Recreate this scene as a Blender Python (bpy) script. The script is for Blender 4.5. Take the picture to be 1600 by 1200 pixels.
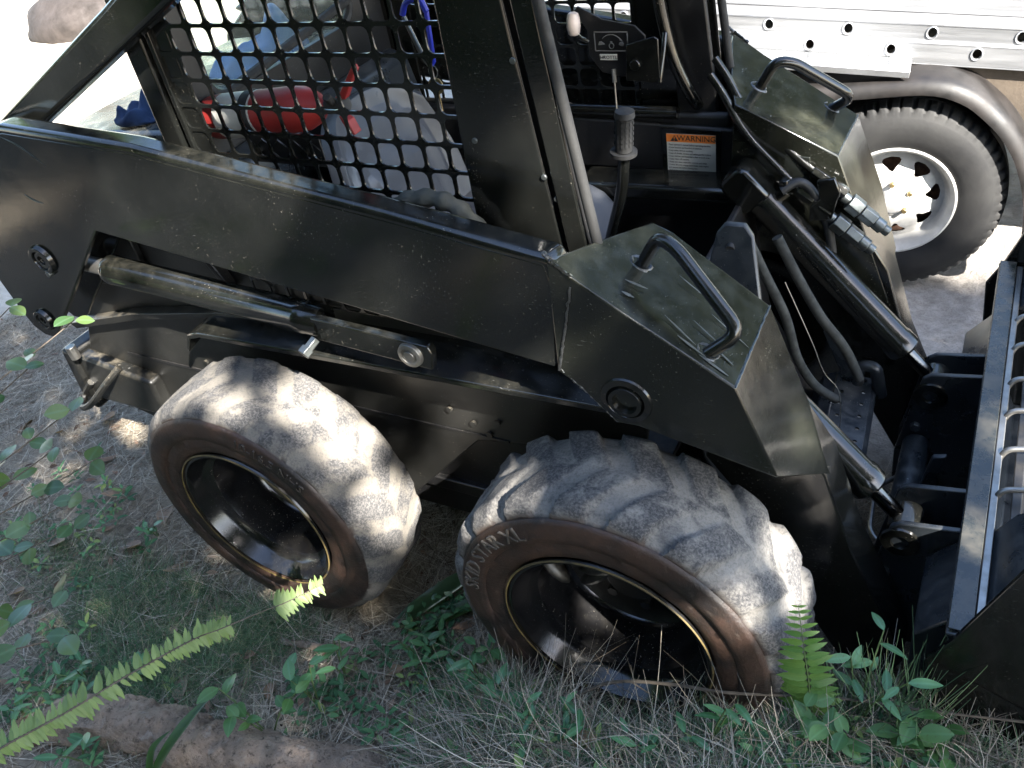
import bpy, bmesh, math, random
from mathutils import Vector, Matrix, noise
from math import sin, cos, pi, radians as rad
random.seed(7)
sc = bpy.context.scene
for o in list(bpy.data.objects): bpy.data.objects.remove(o)
C = sc.collection

# ------------------------------------------------------------------ camera, sky, sun, exposure
cam = bpy.data.objects.new('camera', bpy.data.cameras.new('camera')); C.objects.link(cam)
cam.location = (1.48685, -0.92149, 1.91588)
cam.rotation_euler = (0.892001, 0.156629, 0.470402)
cam.data.sensor_width = 36.0; cam.data.lens = 29.954
cam.data.clip_start = 0.02; cam.data.clip_end = 400
sc.camera = cam
S = Vector((0.68, -0.36, 0.64)).normalized()            # towards the sun
w = bpy.data.worlds.new('World'); sc.world = w; w.use_nodes = True
nt = w.node_tree; bg = nt.nodes['Background']
sky = nt.nodes.new('ShaderNodeTexSky'); sky.sky_type = 'NISHITA'; sky.sun_disc = False
sky.sun_elevation = math.asin(S.z); sky.sun_rotation = math.atan2(S.x, S.y)
nt.links.new(sky.outputs[0], bg.inputs[0]); bg.inputs[1].default_value = 0.10
sun = bpy.data.objects.new('sun', bpy.data.lights.new('sun', 'SUN')); C.objects.link(sun)
sun.data.energy = 4.6; sun.data.angle = rad(0.55); sun.data.color = (1.0, 0.95, 0.87)
sun.rotation_euler = S.to_track_quat('Z', 'Y').to_euler(); sun.location = S * 20
sc.view_settings.view_transform = 'Standard'; sc.view_settings.look = 'None'
sc.view_settings.exposure = 2.95; sc.view_settings.gamma = 1.0
sc.cycles.max_bounces = 6; sc.cycles.transparent_max_bounces = 12
try: sc.cycles.use_denoising = True
except Exception: pass

# ------------------------------------------------------------------ mesh helpers
class MB:
    def __init__(s): s.v = []; s.f = []; s.a = {}
    def add(s, vs, fs):
        b = len(s.v); s.v += [tuple(p) for p in vs]; s.f += [tuple(i + b for i in f) for f in fs]; return s
    def loft(s, rings, closed=True, caps=True):
        n = len(rings[0]); b = len(s.v); F = []
        for r in rings: s.v += [tuple(p) for p in r]
        for i in range(len(rings) - 1):
            for j in range(n if closed else n - 1):
                k = (j + 1) % n
                F.append((b + i*n + j, b + i*n + k, b + (i+1)*n + k, b + (i+1)*n + j))
        if caps:
            F.append(tuple(b + j for j in range(n))[::-1]); F.append(tuple(b + (len(rings)-1)*n + j for j in range(n)))
        s.f += F; return s
    def prism(s, poly, y0, y1):                              # polygon in x,z run along y
        return s.loft([[(x, y0, z) for x, z in poly], [(x, y1, z) for x, z in poly]])
    def prismx(s, poly, x0, x1):                             # polygon in y,z run along x
        return s.loft([[(x0, y, z) for y, z in poly], [(x1, y, z) for y, z in poly]])
    def prismz(s, poly, z0, z1):
        return s.loft([[(x, y, z0) for x, y in poly], [(x, y, z1) for x, y in poly]])
    def box(s, a, b):
        return s.prism([(a[0], a[2]), (b[0], a[2]), (b[0], b[2]), (a[0], b[2])], a[1], b[1])
    def tube(s, pts, r, n=10, caps=True):
        pts = [Vector(p) for p in pts]; R = r if isinstance(r, (list, tuple)) else [r]*len(pts)
        rings = []; u = None
        for i, p in enumerate(pts):
            t = (pts[min(i+1, len(pts)-1)] - pts[max(i-1, 0)]).normalized()
            if u is None: u = t.orthogonal().normalized()
            u = (u - t*u.dot(t)).normalized(); v = t.cross(u)
            rings.append([p + (u*cos(2*pi*k/n) + v*sin(2*pi*k/n))*R[i] for k in range(n)])
        return s.loft(rings, True, caps)
    def cyl(s, a, b, r, n=20, r2=None): return s.tube([a, b], [r, r if r2 is None else r2], n)
    def lathe(s, prof, c, axis=(0, 1, 0), n=48, closed=False, fn=None):  # prof: (along, radius)
        ax = Vector(axis).normalized(); u = ax.orthogonal().normalized() if abs(ax.y) < .99 else Vector((1, 0, 0))
        v = Vector((0, 0, 1)) if abs(ax.y) > .99 else ax.cross(u); c = Vector(c); m = len(prof); b = len(s.v)
        for k in range(n):
            t = 2*pi*k/n
            for j, (a, r) in enumerate(prof):
                if fn: a, r = fn(t, a, r)
                s.v.append(tuple(c + ax*a + (u*cos(t) + v*sin(t))*r))
        for k in range(n):
            q = (k+1) % n
            for j in range(m if closed else m-1):
                l = (j+1) % m
                s.f.append((b+k*m+j, b+q*m+j, b+q*m+l, b+k*m+l))
        return s
    def cell(s, rect, hole, tf, th, extra=0):                 # plate cell with a hole; tf maps (u,v,w)
        x0, z0, x1, z1 = rect; n = len(hole); cx = sum(h[0] for h in hole)/n; cz = sum(h[1] for h in hole)/n
        A = [math.atan2(b-cz, a-cx) for a, b in hole]+[math.atan2(b-cz, a-cx) for a in (x0, x1) for b in (z0, z1)]
        for k in range(extra): A.append(math.atan2(z1-cz, x0+(x1-x0)*(k+.5)/extra-cx)); A.append(math.atan2(z0-cz, x0+(x1-x0)*(k+.5)/extra-cx))
        A = sorted(A); B = []
        for t in A:
            if not B or t-B[-1] > 1e-5: B.append(t)
        H, O = [], []
        for t in B:
            dx, dz = cos(t), sin(t)
            k = min(((x1-cx)/dx if dx > 1e-9 else (x0-cx)/dx if dx < -1e-9 else 1e9), ((z1-cz)/dz if dz > 1e-9 else (z0-cz)/dz if dz < -1e-9 else 1e9))
            O.append((cx+dx*k, cz+dz*k)); best = 0
            for q in range(n):
                ax, az = hole[q][0]-cx, hole[q][1]-cz; bx, bz = hole[(q+1) % n][0]-cx, hole[(q+1) % n][1]-cz
                ex, ez = bx-ax, bz-az; den = dx*ez-dz*ex
                if abs(den) < 1e-12: continue
                r_ = (ax*ez-az*ex)/den; u_ = (ax*dz-az*dx)/den
                if r_ > 0 and -1e-6 <= u_ <= 1+1e-6: best = max(best, r_)
            H.append((cx+dx*best, cz+dz*best))
        n = len(B); b = len(s.v)
        for wv in (0, th):
            for p in H: s.v.append(tuple(tf(p[0], p[1], wv)))
            for p in O: s.v.append(tuple(tf(p[0], p[1], wv)))
        for i in range(n):
            j = (i+1) % n
            s.f += [(b+i, b+j, b+n+j, b+n+i), (b+2*n+i, b+3*n+i, b+3*n+j, b+2*n+j), (b+i, b+2*n+i, b+2*n+j, b+j)]
        return s
    def build(s, name, m, parent=None, bevel=0, smooth=38, sub=0, flip=None, segs=2, norm=True):
        me = bpy.data.meshes.new(name)
        vs = s.v if flip is None else [(x, flip - y, z) for x, y, z in s.v]
        me.from_pydata(vs, [], s.f); 
        if norm:
            bm = bmesh.new(); bm.from_mesh(me); bmesh.ops.recalc_face_normals(bm, faces=bm.faces); bm.to_mesh(me); bm.free()
        for k, vals in s.a.items():
            at = me.attributes.new(k, 'FLOAT', 'POINT'); at.data.foreach_set('value', vals)
        me.materials.append(M[m] if isinstance(m, str) else m)
        o = bpy.data.objects.new(name, me); C.objects.link(o); o.parent = parent
        if smooth:
            me.polygons.foreach_set('use_smooth', [True]*len(me.polygons)); me.set_sharp_from_angle(angle=rad(smooth))
        if bevel:
            b = o.modifiers.new('bevel', 'BEVEL'); b.width = bevel; b.segments = segs; b.limit_method = 'ANGLE'; b.angle_limit = rad(35)
        return o

def fillet(pts, r, n=5):
    P = [Vector(p) for p in pts]; out = [P[0]]
    for i in range(1, len(P)-1):
        a = (P[i-1]-P[i]); b = (P[i+1]-P[i]); d = min(r, a.length*.48, b.length*.48)
        p0 = P[i] + a.normalized()*d; p2 = P[i] + b.normalized()*d
        for k in range(n+1):
            t = k/n; out.append(p0*(1-t)**2 + P[i]*2*t*(1-t) + p2*t*t)
    out.append(P[-1]); return out
def spline(pts, n=6):
    P = [Vector(p) for p in pts]; out = []
    for i in range(len(P)-1):
        p0, p1, p2, p3 = P[max(i-1, 0)], P[i], P[i+1], P[min(i+2, len(P)-1)]
        for k in range(n):
            t = k/n; out.append(.5*((2*p1) + (p2-p0)*t + (2*p0-5*p1+4*p2-p3)*t*t + (3*p1-p0-3*p2+p3)*t**3))
    out.append(P[-1]); return out
def rrect(x0, z0, x1, z1, r, n=3):
    o = []
    for cx, cz, a in ((x1-r, z0+r, -90), (x1-r, z1-r, 0), (x0+r, z1-r, 90), (x0+r, z0+r, 180)):
        for k in range(n+1): t = rad(a + 90*k/n); o.append((cx+r*cos(t), cz+r*sin(t)))
    return o
def circ(cx, cz, r, n=16, ph=0): return [(cx+r*cos(2*pi*k/n+ph), cz+r*sin(2*pi*k/n+ph)) for k in range(n)]
def tag(o, label=None, cat=None, group=None, kind=None):
    for k, v in (('label', label), ('category', cat), ('group', group), ('kind', kind)):
        if v: o[k] = v
    return o
def empty(name, loc=(0, 0, 0), parent=None):
    o = bpy.data.objects.new(name, None); C.objects.link(o); o.location = loc; o.parent = parent; o.empty_display_size = .1; return o
def ob(name, me, parent=None, mat=None):
    o = bpy.data.objects.new(name, me); C.objects.link(o); o.parent = parent
    if mat is not None: o.matrix_local = mat
    return o
def frame(pos, d, up=(0, 0, 1), s=1.0):                       # +X along d, +Z near up
    x = Vector(d).normalized(); z = Vector(up); z = (z - x*z.dot(x))
    z = x.orthogonal() if z.length < 1e-4 else z
    z.normalize(); y = z.cross(x)
    m = Matrix((x*s, y*s, z*s)).transposed().to_4x4(); m.translation = Vector(pos); return m
def text_mb(body, size, tf, depth=.0006, sx=1.0, align='CENTER'):
    cu = bpy.data.curves.new('t', 'FONT'); cu.body = body; cu.size = size; cu.align_x = align; cu.align_y = 'CENTER'; cu.resolution_u = 2; cu.extrude = depth
    o = bpy.data.objects.new('t', cu); C.objects.link(o)
    dg = bpy.context.evaluated_depsgraph_get(); me = o.evaluated_get(dg).to_mesh()
    mb = MB(); mb.add([tf(v.co.x*sx, v.co.y, v.co.z) for v in me.vertices], [tuple(p.vertices) for p in me.polygons])
    o.evaluated_get(dg).to_mesh_clear(); bpy.data.objects.remove(o); bpy.data.curves.remove(cu); return mb

# ------------------------------------------------------------------ materials
M = {}
class NG:
    def __init__(s, name):
        s.m = bpy.data.materials.new(name); s.m.use_nodes = True; s.t = s.m.node_tree; s.b = s.t.nodes['Principled BSDF']; M[name] = s.m
        s.co = s.t.nodes.new('ShaderNodeTexCoord')
    def n(s, typ, **k):
        o = s.t.nodes.new(typ)
        for a, v in k.items(): setattr(o, a, v)
        return o
    def l(s, a, b): s.t.links.new(a, b)
    def noise(s, scale, det=6, rough=.6, vec=None, stretch=None, dist=0):
        x = s.n('ShaderNodeTexNoise'); x.inputs['Scale'].default_value = scale; x.inputs['Detail'].default_value = det; x.inputs['Roughness'].default_value = rough; x.inputs['Distortion'].default_value = dist
        v = vec or s.co.outputs['Object']
        if stretch:
            mp = s.n('ShaderNodeMapping'); mp.inputs['Scale'].default_value = stretch[:3]
            if len(stretch) > 3: mp.inputs['Rotation'].default_value = stretch[3:]
            s.l(v, mp.inputs[0]); v = mp.outputs[0]
        s.l(v, x.inputs['Vector']); return x.outputs['Fac']
    def ramp(s, fac, stops, interp='LINEAR'):
        r = s.n('ShaderNodeValToRGB'); e = r.color_ramp.elements; r.color_ramp.interpolation = interp
        while len(e) < len(stops): e.new(.5)
        for i, (p, c) in enumerate(stops):
            e[i].position = p; e[i].color = (c, c, c, 1) if isinstance(c, (int, float)) else (*c, 1)
        s.l(fac, r.inputs[0]); return r.outputs[0]
    def mix(s, fac, a, b, mode='MIX'):
        x = s.n('ShaderNodeMix', data_type='RGBA', blend_type=mode)
        for v, i in ((fac, 0), (a, 6), (b, 7)):
            if isinstance(v, (int, float)): x.inputs[i].default_value = v if i == 0 else (v, v, v, 1)
            elif isinstance(v, tuple): x.inputs[i].default_value = (*v, 1)
            else: s.l(v, x.inputs[i])
        return x.outputs[2]
    def math(s, op, a, b=0.0):
        x = s.n('ShaderNodeMath', operation=op)
        for v, i in ((a, 0), (b, 1)):
            if isinstance(v, (int, float)): x.inputs[i].default_value = v
            else: s.l(v, x.inputs[i])
        return x.outputs[0]
    def set(s, name, v):
        if isinstance(v, (int, float)): s.b.inputs[name].default_value = v
        elif isinstance(v, tuple): s.b.inputs[name].default_value = (*v, 1)
        else: s.l(v, s.b.inputs[name])
    def bump(s, h, strength=.3, dist=.01):
        x = s.n('ShaderNodeBump'); x.inputs['Strength'].default_value = strength; x.inputs['Distance'].default_value = dist
        s.l(h, x.inputs['Height']); s.l(x.outputs[0], s.b.inputs['Normal'])
    def up(s):
        g = s.n('ShaderNodeNewGeometry'); x = s.n('ShaderNodeSeparateXYZ'); s.l(g.outputs['Normal'], x.inputs[0]); return x.outputs[2]
    def attr(s, n): a = s.n('ShaderNodeAttribute'); a.attribute_name = n; return a.outputs['Fac']
    def rnd(s): o = s.n('ShaderNodeObjectInfo'); return o.outputs['Random']

def paint(name, base, r0=.22, r1=.5, dust=.5, dustc=(.16, .14, .11), scr=.35, speck=.6):
    g = NG(name)
    n1 = g.noise(4, 5); n2 = g.noise(26, 6, .65)
    c = g.mix(g.ramp(n1, [(.35, 0), (.7, 1)]), base, tuple(b*1.7+.004 for b in base))
    up = g.ramp(g.up(), [(.1, 0.0), (.95, 1)])
    d = g.math('MULTIPLY', g.ramp(n2, [(.42, 0), (.75, dust)]), up)
    c = g.mix(d, c, dustc)
    sp = g.ramp(g.noise(210, 3, .6), [(.66, 0), (.72, speck)])                 # dried splashes of mud
    sp = g.math('MULTIPLY', sp, g.ramp(g.noise(7, 3), [(.46, 0.04), (.68, 1)]))
    c = g.mix(sp, c, (.36, .33, .27))
    sc_ = g.ramp(g.noise(34, 3, .6, stretch=(2.2, 2.2, 16, .3, .6, .2)), [(.655, 0), (.70, scr)])
    sc_ = g.math('MULTIPLY', sc_, g.ramp(g.noise(5, 3), [(.5, 0), (.66, 1)]))
    c = g.mix(sc_, c, (.22, .22, .21))
    g.set('Base Color', c)
    r = g.math('ADD', g.ramp(g.noise(9, 6), [(.3, r0), (.75, r1)]), g.math('MULTIPLY', d, .5)); g.set('Roughness', r)
    g.bump(g.noise(45, 4), .05, .004)
    g.set('Specular IOR Level', .65)
    return g
paint('black_paint', (.0036, .0039, .0034), .10, .20, .22, (.085, .078, .06), .3, .5)
paint('olive_sheen_paint', (.0058, .0064, .0046), .12, .19, .2, (.12, .12, .08), .6, .5)  # same black paint; olive in base and dust tint stands in for reflected foliage
paint('dusty_paint', (.0062, .0062, .0056), .28, .5, .6, (.17, .145, .105), .4, .9)
paint('dark_inner', (.004, .004, .0045), .3, .55, .25, (.10, .09, .08))
paint('blue_grey_steel', (.012, .015, .018), .2, .42, .5, (.13, .13, .125), .9, .9)
paint('hood_paint', (.012, .0135, .0115), .15, .3, .4)
def simple(name, col, rough=.5, metal=0, var=.25, scale=12, bump=.1, bs=60, col2=None):
    g = NG(name); n = g.noise(scale)
    c2 = col2 or tuple(x*(1-var) for x in col)
    g.set('Base Color', g.mix(g.ramp(n, [(.35, 0), (.68, 1)]), col, c2)); g.set('Metallic', metal)
    g.set('Roughness', g.ramp(g.noise(scale*2), [(.3, rough*.75), (.7, min(1, rough*1.25))]))
    if bump: g.bump(g.noise(bs), bump, .004)
    return g
simple('bare_steel', (.34, .33, .31), .38, .9, .4, 20)
simple('zinc', (.17, .185, .185), .35, .85, .35, 40)
simple('rod_chrome', (.10, .10, .10), .14, 1, .25, 12)
simple('rust', (.12, .055, .03), .8, .1, .6, 30, .3, col2=(.03, .02, .016))
simple('weld', (.14, .145, .15), .35, .8, .6, 90, .4, 150)
simple('seat_vinyl', (.085, .09, .10), .36, 0, .2, 6, .12, 260)
simple('rubber_black', (.02, .02, .02), .7, 0, .4, 20, .2)
simple('foam_grip', (.03, .034, .03), .85, 0, .45, 26, .5, 70, (.075, .075, .065))
simple('hose', (.02, .021, .022), .55, 0, .4, 20)
simple('hose_sleeve', (.028, .03, .027), .85, 0, .5, 22, .4, 120)
simple('extinguisher_red', (.30, .026, .024), .5, 0, .25, 9)
simple('white_print', (.55, .54, .50), .5, 0, .12, 14, .02)
simple('scuff_grey', (.085, .09, .08), .5, 0, .5, 60, .1)
simple('grey_print', (.16, .16, .155), .6, 0, .3, 20, .02)
simple('orange_print', (.72, .20, .035), .5, 0, .1)
simple('ink', (.02, .02, .02), .6, 0, .1)
simple('pink_knob', (.50, .42, .37), .45, 0, .25, 30, .05)
simple('blue_plastic', (.02, .035, .42), .35, 0, .2)
simple('brass', (.33, .25, .12), .4, .8, .4, 40)
simple('yellow_line', (.17, .125, .04), .6, 0, .5, 14, .1, 60, (.012, .011, .01))
simple('washer_white', (.75, .74, .7), .5, 0, .1)
simple('wheel_white', (.56, .55, .525), .45, 0, .3, 14, .08)
g = NG('bark'); n1 = g.noise(9, 6, .7, dist=1.2); n2 = g.noise(60, 5, .75)
c = g.mix(g.ramp(n1, [(.35, 0), (.65, 1)]), (.36, .275, .205), (.18, .135, .10)); c = g.mix(g.ramp(n2, [(.33, .85), (.47, 0)]), c, (.035, .027, .021)); c = g.mix(g.ramp(g.noise(22, 5), [(.58, 0), (.7, .7)]), c, (.36, .33, .29))
g.set('Base Color', c); g.set('Roughness', .95); g.bump(g.math('ADD', n1, n2), 1.0, .012)
simple('fender_paint', (.0045, .0045, .0045), .55, 0, .5, 7, .1, 40, (.013, .0095, .008))
# denim
g = NG('denim'); wv = g.noise(420, 2); g.set('Base Color', g.mix(g.ramp(g.noise(9), [(.35, 0), (.65, 1)]), (.012, .026, .07), (.03, .06, .14))); g.set('Roughness', .95); g.bump(wv, .35, .002)
g = NG('pale_cloth'); g.set('Base Color', g.mix(g.ramp(g.noise(9), [(.35, 0), (.65, 1)]), (.10, .20, .40), (.20, .32, .54))); g.set('Roughness', .95); g.bump(g.noise(300, 2), .3, .002)
# window glass, slightly dusty
g = NG('dusty_glass'); g.set('Base Color', (.9, .95, .92)); g.set('Roughness', .05); g.set('IOR', 1.45); g.set('Transmission Weight', 1.0)
tr = g.n('ShaderNodeBsdfTransparent'); tr.inputs[0].default_value = (.86, .92, .88, 1)
df = g.n('ShaderNodeBsdfDiffuse'); df.inputs[0].default_value = (.5, .52, .48, 1)
gl = g.n('ShaderNodeBsdfGlossy'); gl.inputs['Roughness'].default_value = .05
m1 = g.n('ShaderNodeMixShader'); m1.inputs[0].default_value = .07; g.l(tr.outputs[0], m1.inputs[1]); g.l(df.outputs[0], m1.inputs[2])
m2 = g.n('ShaderNodeMixShader'); m2.inputs[0].default_value = .05; g.l(m1.outputs[0], m2.inputs[1]); g.l(gl.outputs[0], m2.inputs[2])
g.l(m2.outputs[0], g.t.nodes['Material Output'].inputs[0])
# tread rubber caked with pale dust; attribute lug is 1 on the worn lug faces
def tyre_mat(name, warm):
    g = NG(name); lug = g.attr('lug'); side = g.attr('side')
    fine = g.noise(190, 3, .75); mid = g.noise(16, 6, .7, dist=.8); big = g.noise(5, 4)
    dust = g.mix(g.ramp(mid, [(.3, 0), (.7, 1)]), (.245, .23, .207), (.127, .122, .115))
    dust = g.mix(warm, dust, (.15, .133, .11))
    rub = g.mix(g.ramp(fine, [(.42, 0), (.62, 1)]), (.022, .023, .028), (.12, .115, .11))
    k = g.math('ADD', g.math('MULTIPLY', lug, .26), g.math('MULTIPLY', mid, 1.25)); k = g.math('ADD', k, g.math('MULTIPLY', big, .85))
    k = g.ramp(g.math('MULTIPLY', k, .7), [(.74, 0), (.93, .92)])
    tread = g.mix(k, dust, rub)
    tread = g.mix(g.ramp(fine, [(.38, .4), (.52, 0)]), tread, (.07, .068, .066))
    sm = g.mix(g.ramp(g.noise(7, 5), [(.38, 0), (.62, 1)]), (.013, .010, .0088), (.054, .030, .021))
    sm = g.mix(g.ramp(g.noise(60, 4), [(.60, 0), (.72, .35)]), sm, (.12, .10, .085))
    sm = g.mix(g.ramp(g.noise(13, 6, .7), [(.56, 0), (.66, .8)]), sm, (.018, .015, .015))
    g.set('Base Color', g.mix(side, tread, sm)); g.set('Roughness', g.mix(side, .95, .5)); 
    h = g.math('ADD', g.math('MULTIPLY', fine, .5), g.noise(40, 6, .75)); g.bump(h, .45, .006)
tyre_mat('tyre_dusty', .12); tyre_mat('tyre_worn', .75)
simple('letter_faded', (.04, .033, .027), .7, 0, .6, 30, .3)
simple('letter_rubber', (.10, .087, .074), .75, 0, .5, 40, .3)
paint('rim_black', (.003, .003, .0035), .10, .24, .12, (.10, .09, .07), .3, .9)
# trailer tyre
g = NG('trailer_rubber'); g.set('Base Color', g.mix(g.ramp(g.noise(8), [(.35, 0), (.7, 1)]), (.009, .009, .0095), (.024, .0235, .0225))); g.set('Roughness', .75); g.bump(g.noise(60), .15, .004)
# aluminium
g = NG('aluminium'); g.set('Base Color', g.mix(g.ramp(g.noise(3, 6, .6, stretch=(.6, 4, 9)), [(.3, 0), (.75, 1)]), (.46, .465, .475), (.27, .275, .285))); g.set('Metallic', .75); g.set('Roughness', g.ramp(g.noise(6, 5, stretch=(.5, 4, 12)), [(.3, .3), (.7, .55)]))
simple('tread_plate', (.62, .63, .64), .35, .85, .4, 9)
simple('wood_old', (.085, .066, .048), .9, 0, .5, 10, .5, 40)
# ground
g = NG('ground_soil'); P = g.co.outputs['Object']; sx = g.n('ShaderNodeSeparateXYZ'); g.l(P, sx.inputs[0])
n1 = g.noise(2.2, 8, .65); n2 = g.noise(28, 8, .72); n3 = g.noise(150, 4, .7)
lit = g.mix(g.ramp(n2, [(.32, 0), (.7, 1)]), (.135, .112, .084), (.41, .355, .275)); lit = g.mix(g.ramp(n1, [(.4, 0), (.62, .6)]), lit, (.31, .27, .215))
mud = g.mix(g.ramp(n2, [(.3, 0), (.7, 1)]), (.19, .175, .16), (.38, .355, .33)); mud = g.mix(g.ramp(n3, [(.35, .35), (.5, 0)]), mud, (.10, .09, .08))
sand = g.mix(g.ramp(n2, [(.3, 0), (.7, 1)]), (.42, .37, .30), (.58, .53, .46)); sand = g.mix(g.ramp(g.noise(1.1, 5), [(.56, 0), (.68, .75)]), sand, (.17, .13, .09))
a = g.math('ADD', sx.outputs[1], g.math('MULTIPLY', n1, .8)); am = g.ramp(g.math('MULTIPLY', a, .25), [(.27, 0), (.36, 1)])
bmk = g.math('ADD', g.math('MULTIPLY', sx.outputs[0], -.16), g.math('MULTIPLY', sx.outputs[1], .16)); bmk = g.ramp(g.math('ADD', bmk, g.math('MULTIPLY', n1, .1)), [(.42, 0), (.60, 1)])
fmk = g.ramp(g.math('MULTIPLY', a, .1), [(.29, 0), (.36, 1)])
g.set('Base Color', g.mix(g.math('MAXIMUM', bmk, fmk), g.mix(am, lit, mud), sand)); g.set('Roughness', .95); g.set('Specular IOR Level', .2)
g.bump(g.math('ADD', n2, g.math('MULTIPLY', n3, .4)), .8, .02)
# plants
def leafmat(name, cols, rough=.4, trans=.35, back=None):
    g = NG(name); r = g.rnd(); n = g.noise(30, 3)
    c = g.ramp(g.math('ADD', g.math('MULTIPLY', r, .8), g.math('MULTIPLY', n, .25)), [(i/(len(cols)-1), c) for i, c in enumerate(cols)])
    sy = g.n('ShaderNodeSeparateXYZ'); g.l(g.co.outputs['Object'], sy.inputs[0]); rib = g.ramp(g.math('ABSOLUTE', sy.outputs[1]), [(.0004, .5), (.0016, 0)])
    c = g.mix(rib, c, tuple(min(1, x*1.9+.02) for x in cols[-1])); c = g.mix(g.ramp(g.noise(90, 4), [(.62, 0), (.72, .55)]), c, (.11, .075, .03))
    v = g.n('ShaderNodeTexWave', wave_type='BANDS', bands_direction='X'); v.inputs['Scale'].default_value = 5; v.inputs['Distortion'].default_value = 1.5
    mp = g.n('ShaderNodeMapping'); mp.inputs['Rotation'].default_value = (0, 0, .6); g.l(g.co.outputs['Object'], mp.inputs[0]); g.l(mp.outputs[0], v.inputs[0])
    g.set('Base Color', c); g.set('Roughness', rough); g.bump(v.outputs['Fac'], .12, .004)
    t = g.n('ShaderNodeBsdfTranslucent'); g.l(g.mix(1.0, c, (1.4, 1.7, .6), 'MULTIPLY'), t.inputs[0])
    ms = g.n('ShaderNodeMixShader'); ms.inputs[0].default_value = trans
    g.l(g.b.outputs[0], ms.inputs[1]); g.l(t.outputs[0], ms.inputs[2]); g.l(ms.outputs[0], g.t.nodes['Material Output'].inputs[0])
leafmat('leaf_green', [(.045, .12, .05), (.07, .18, .075), (.11, .24, .10), (.06, .15, .08)], .35, .25)
leafmat('leaf_broad', [(.05, .125, .04), (.075, .17, .05), (.11, .21, .065), (.06, .14, .05)], .4, .25)
leafmat('leaf_olive', [(.035, .075, .03), (.05, .10, .04), (.10, .15, .04), (.045, .085, .045)], .28, .16)
leafmat('leaf_fern', [(.11, .17, .05), (.15, .21, .075), (.18, .24, .09)], .5, .35)
leafmat('leaf_fern_bright', [(.07, .17, .035), (.10, .21, .045), (.16, .26, .06)], .45, .4)
leafmat('leaf_dead', [(.17, .085, .05), (.25, .16, .10), (.30, .22, .16), (.20, .12, .085)], .8, .15)
leafmat('leaf_strap', [(.035, .08, .02), (.05, .10, .03)], .4, .2)
leafmat('far_leaf', [(.085, .10, .035), (.115, .125, .05)], .5, .25)  # brightened leaf for unseen far trees, gives the arm cover an olive reflection
leafmat('canopy_leaf', [(.035, .07, .018), (.055, .10, .028)], .45, .12)
simple('stem', (.10, .08, .058), .8, 0, .4, 30, .1)
simple('stem_green', (.10, .16, .05), .6, 0, .4, 30, .1)
def strawmat(name, stops):
    g = NG(name); g.set('Base Color', g.ramp(g.attr('tint'), stops)); g.set('Roughness', .75); g.set('Specular IOR Level', .25)
strawmat('straw', [(0, (.07, .057, .042)), (.3, (.20, .165, .12)), (.7, (.36, .31, .24)), (1, (.52, .47, .38))])
strawmat('cover', [(0, (.03, .085, .04)), (.5, (.06, .15, .065)), (.85, (.10, .22, .09)), (1, (.20, .26, .08))])
strawmat('flakes', [(0, (.05, .032, .022)), (.4, (.15, .09, .06)), (.75, (.26, .18, .125)), (1, (.34, .28, .22))])
strawmat('grass', [(0, (.035, .075, .035)), (.5, (.07, .14, .07)), (.8, (.13, .20, .10)), (1, (.30, .28, .16))])

# ------------------------------------------------------------------ ground
def sst(a, b, x): t = max(0, min(1, (x-a)/(b-a))); return t*t*(3-2*t)
def gh(x, y):
    p = Vector((x, y, 0)); h = .035*noise.noise(p*.9) + .014*noise.noise(p*3.1) + .006*noise.noise(p*9)
    h += .05*sst(-.02, -.5, y)*sst(-1.2, .6, x) + .03*sst(-.1, -.7, y)
    q = y - .14*sst(1.25, 1.5, x)                               # bank of soil and litter against the front tyre
    h += (.245 + .07*sst(1.0, 1.4, x))*sst(-.010, -.085, q)*sst(.5, .95, x)
    m = sst(1.2, 1.7, y)*sst(.9, 1.3, x)                       # rutted mud beside the trailer
    h += m*(.02*noise.noise(p*6) + .018*abs(noise.noise(p*14+Vector((5, 1, 0)))))
    for cx, cy in ((0, .12), (.97, .12), (0, 1.28), (.97, 1.28), (1.26, 2.12)):  # tyres bed in a little
        d = math.hypot((x-cx)/.22, (y-cy)/.2); h = h*min(1, sst(.5, 1.6, d)) - .006*(1-sst(.6, 1.4, d))
    return h
def axis(lo, hi, st, far):
    a = [lo + st*i for i in range(int((hi-lo)/st)+1)]; k = st
    while a[-1] < far: k *= 1.28; a.append(a[-1]+k)
    k = st
    while a[0] > -far: k *= 1.28; a.insert(0, a[0]-k)
    return a
xs = axis(-2.6, 2.4, .026, 120); ys = axis(-1.2, 2.9, .026, 120)
mb = MB(); nx = len(xs)
mb.v = [(x, y, gh(x, y)) for y in ys for x in xs]
mb.f = [(j*nx+i, j*nx+i+1, (j+1)*nx+i+1, (j+1)*nx+i) for j in range(len(ys)-1) for i in range(nx-1)]
tag(mb.build('ground', 'ground_soil', smooth=180, norm=False), kind='structure')

# ------------------------------------------------------------------ skid steer loader
YC = 1.39                                                       # mirror: y -> YC - y
HUB = .385; WB = .9707
L = tag(empty('skid_steer_loader'), 'black skid steer loader with caged cab and bucket, parked on leaf litter', 'loader')

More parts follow.
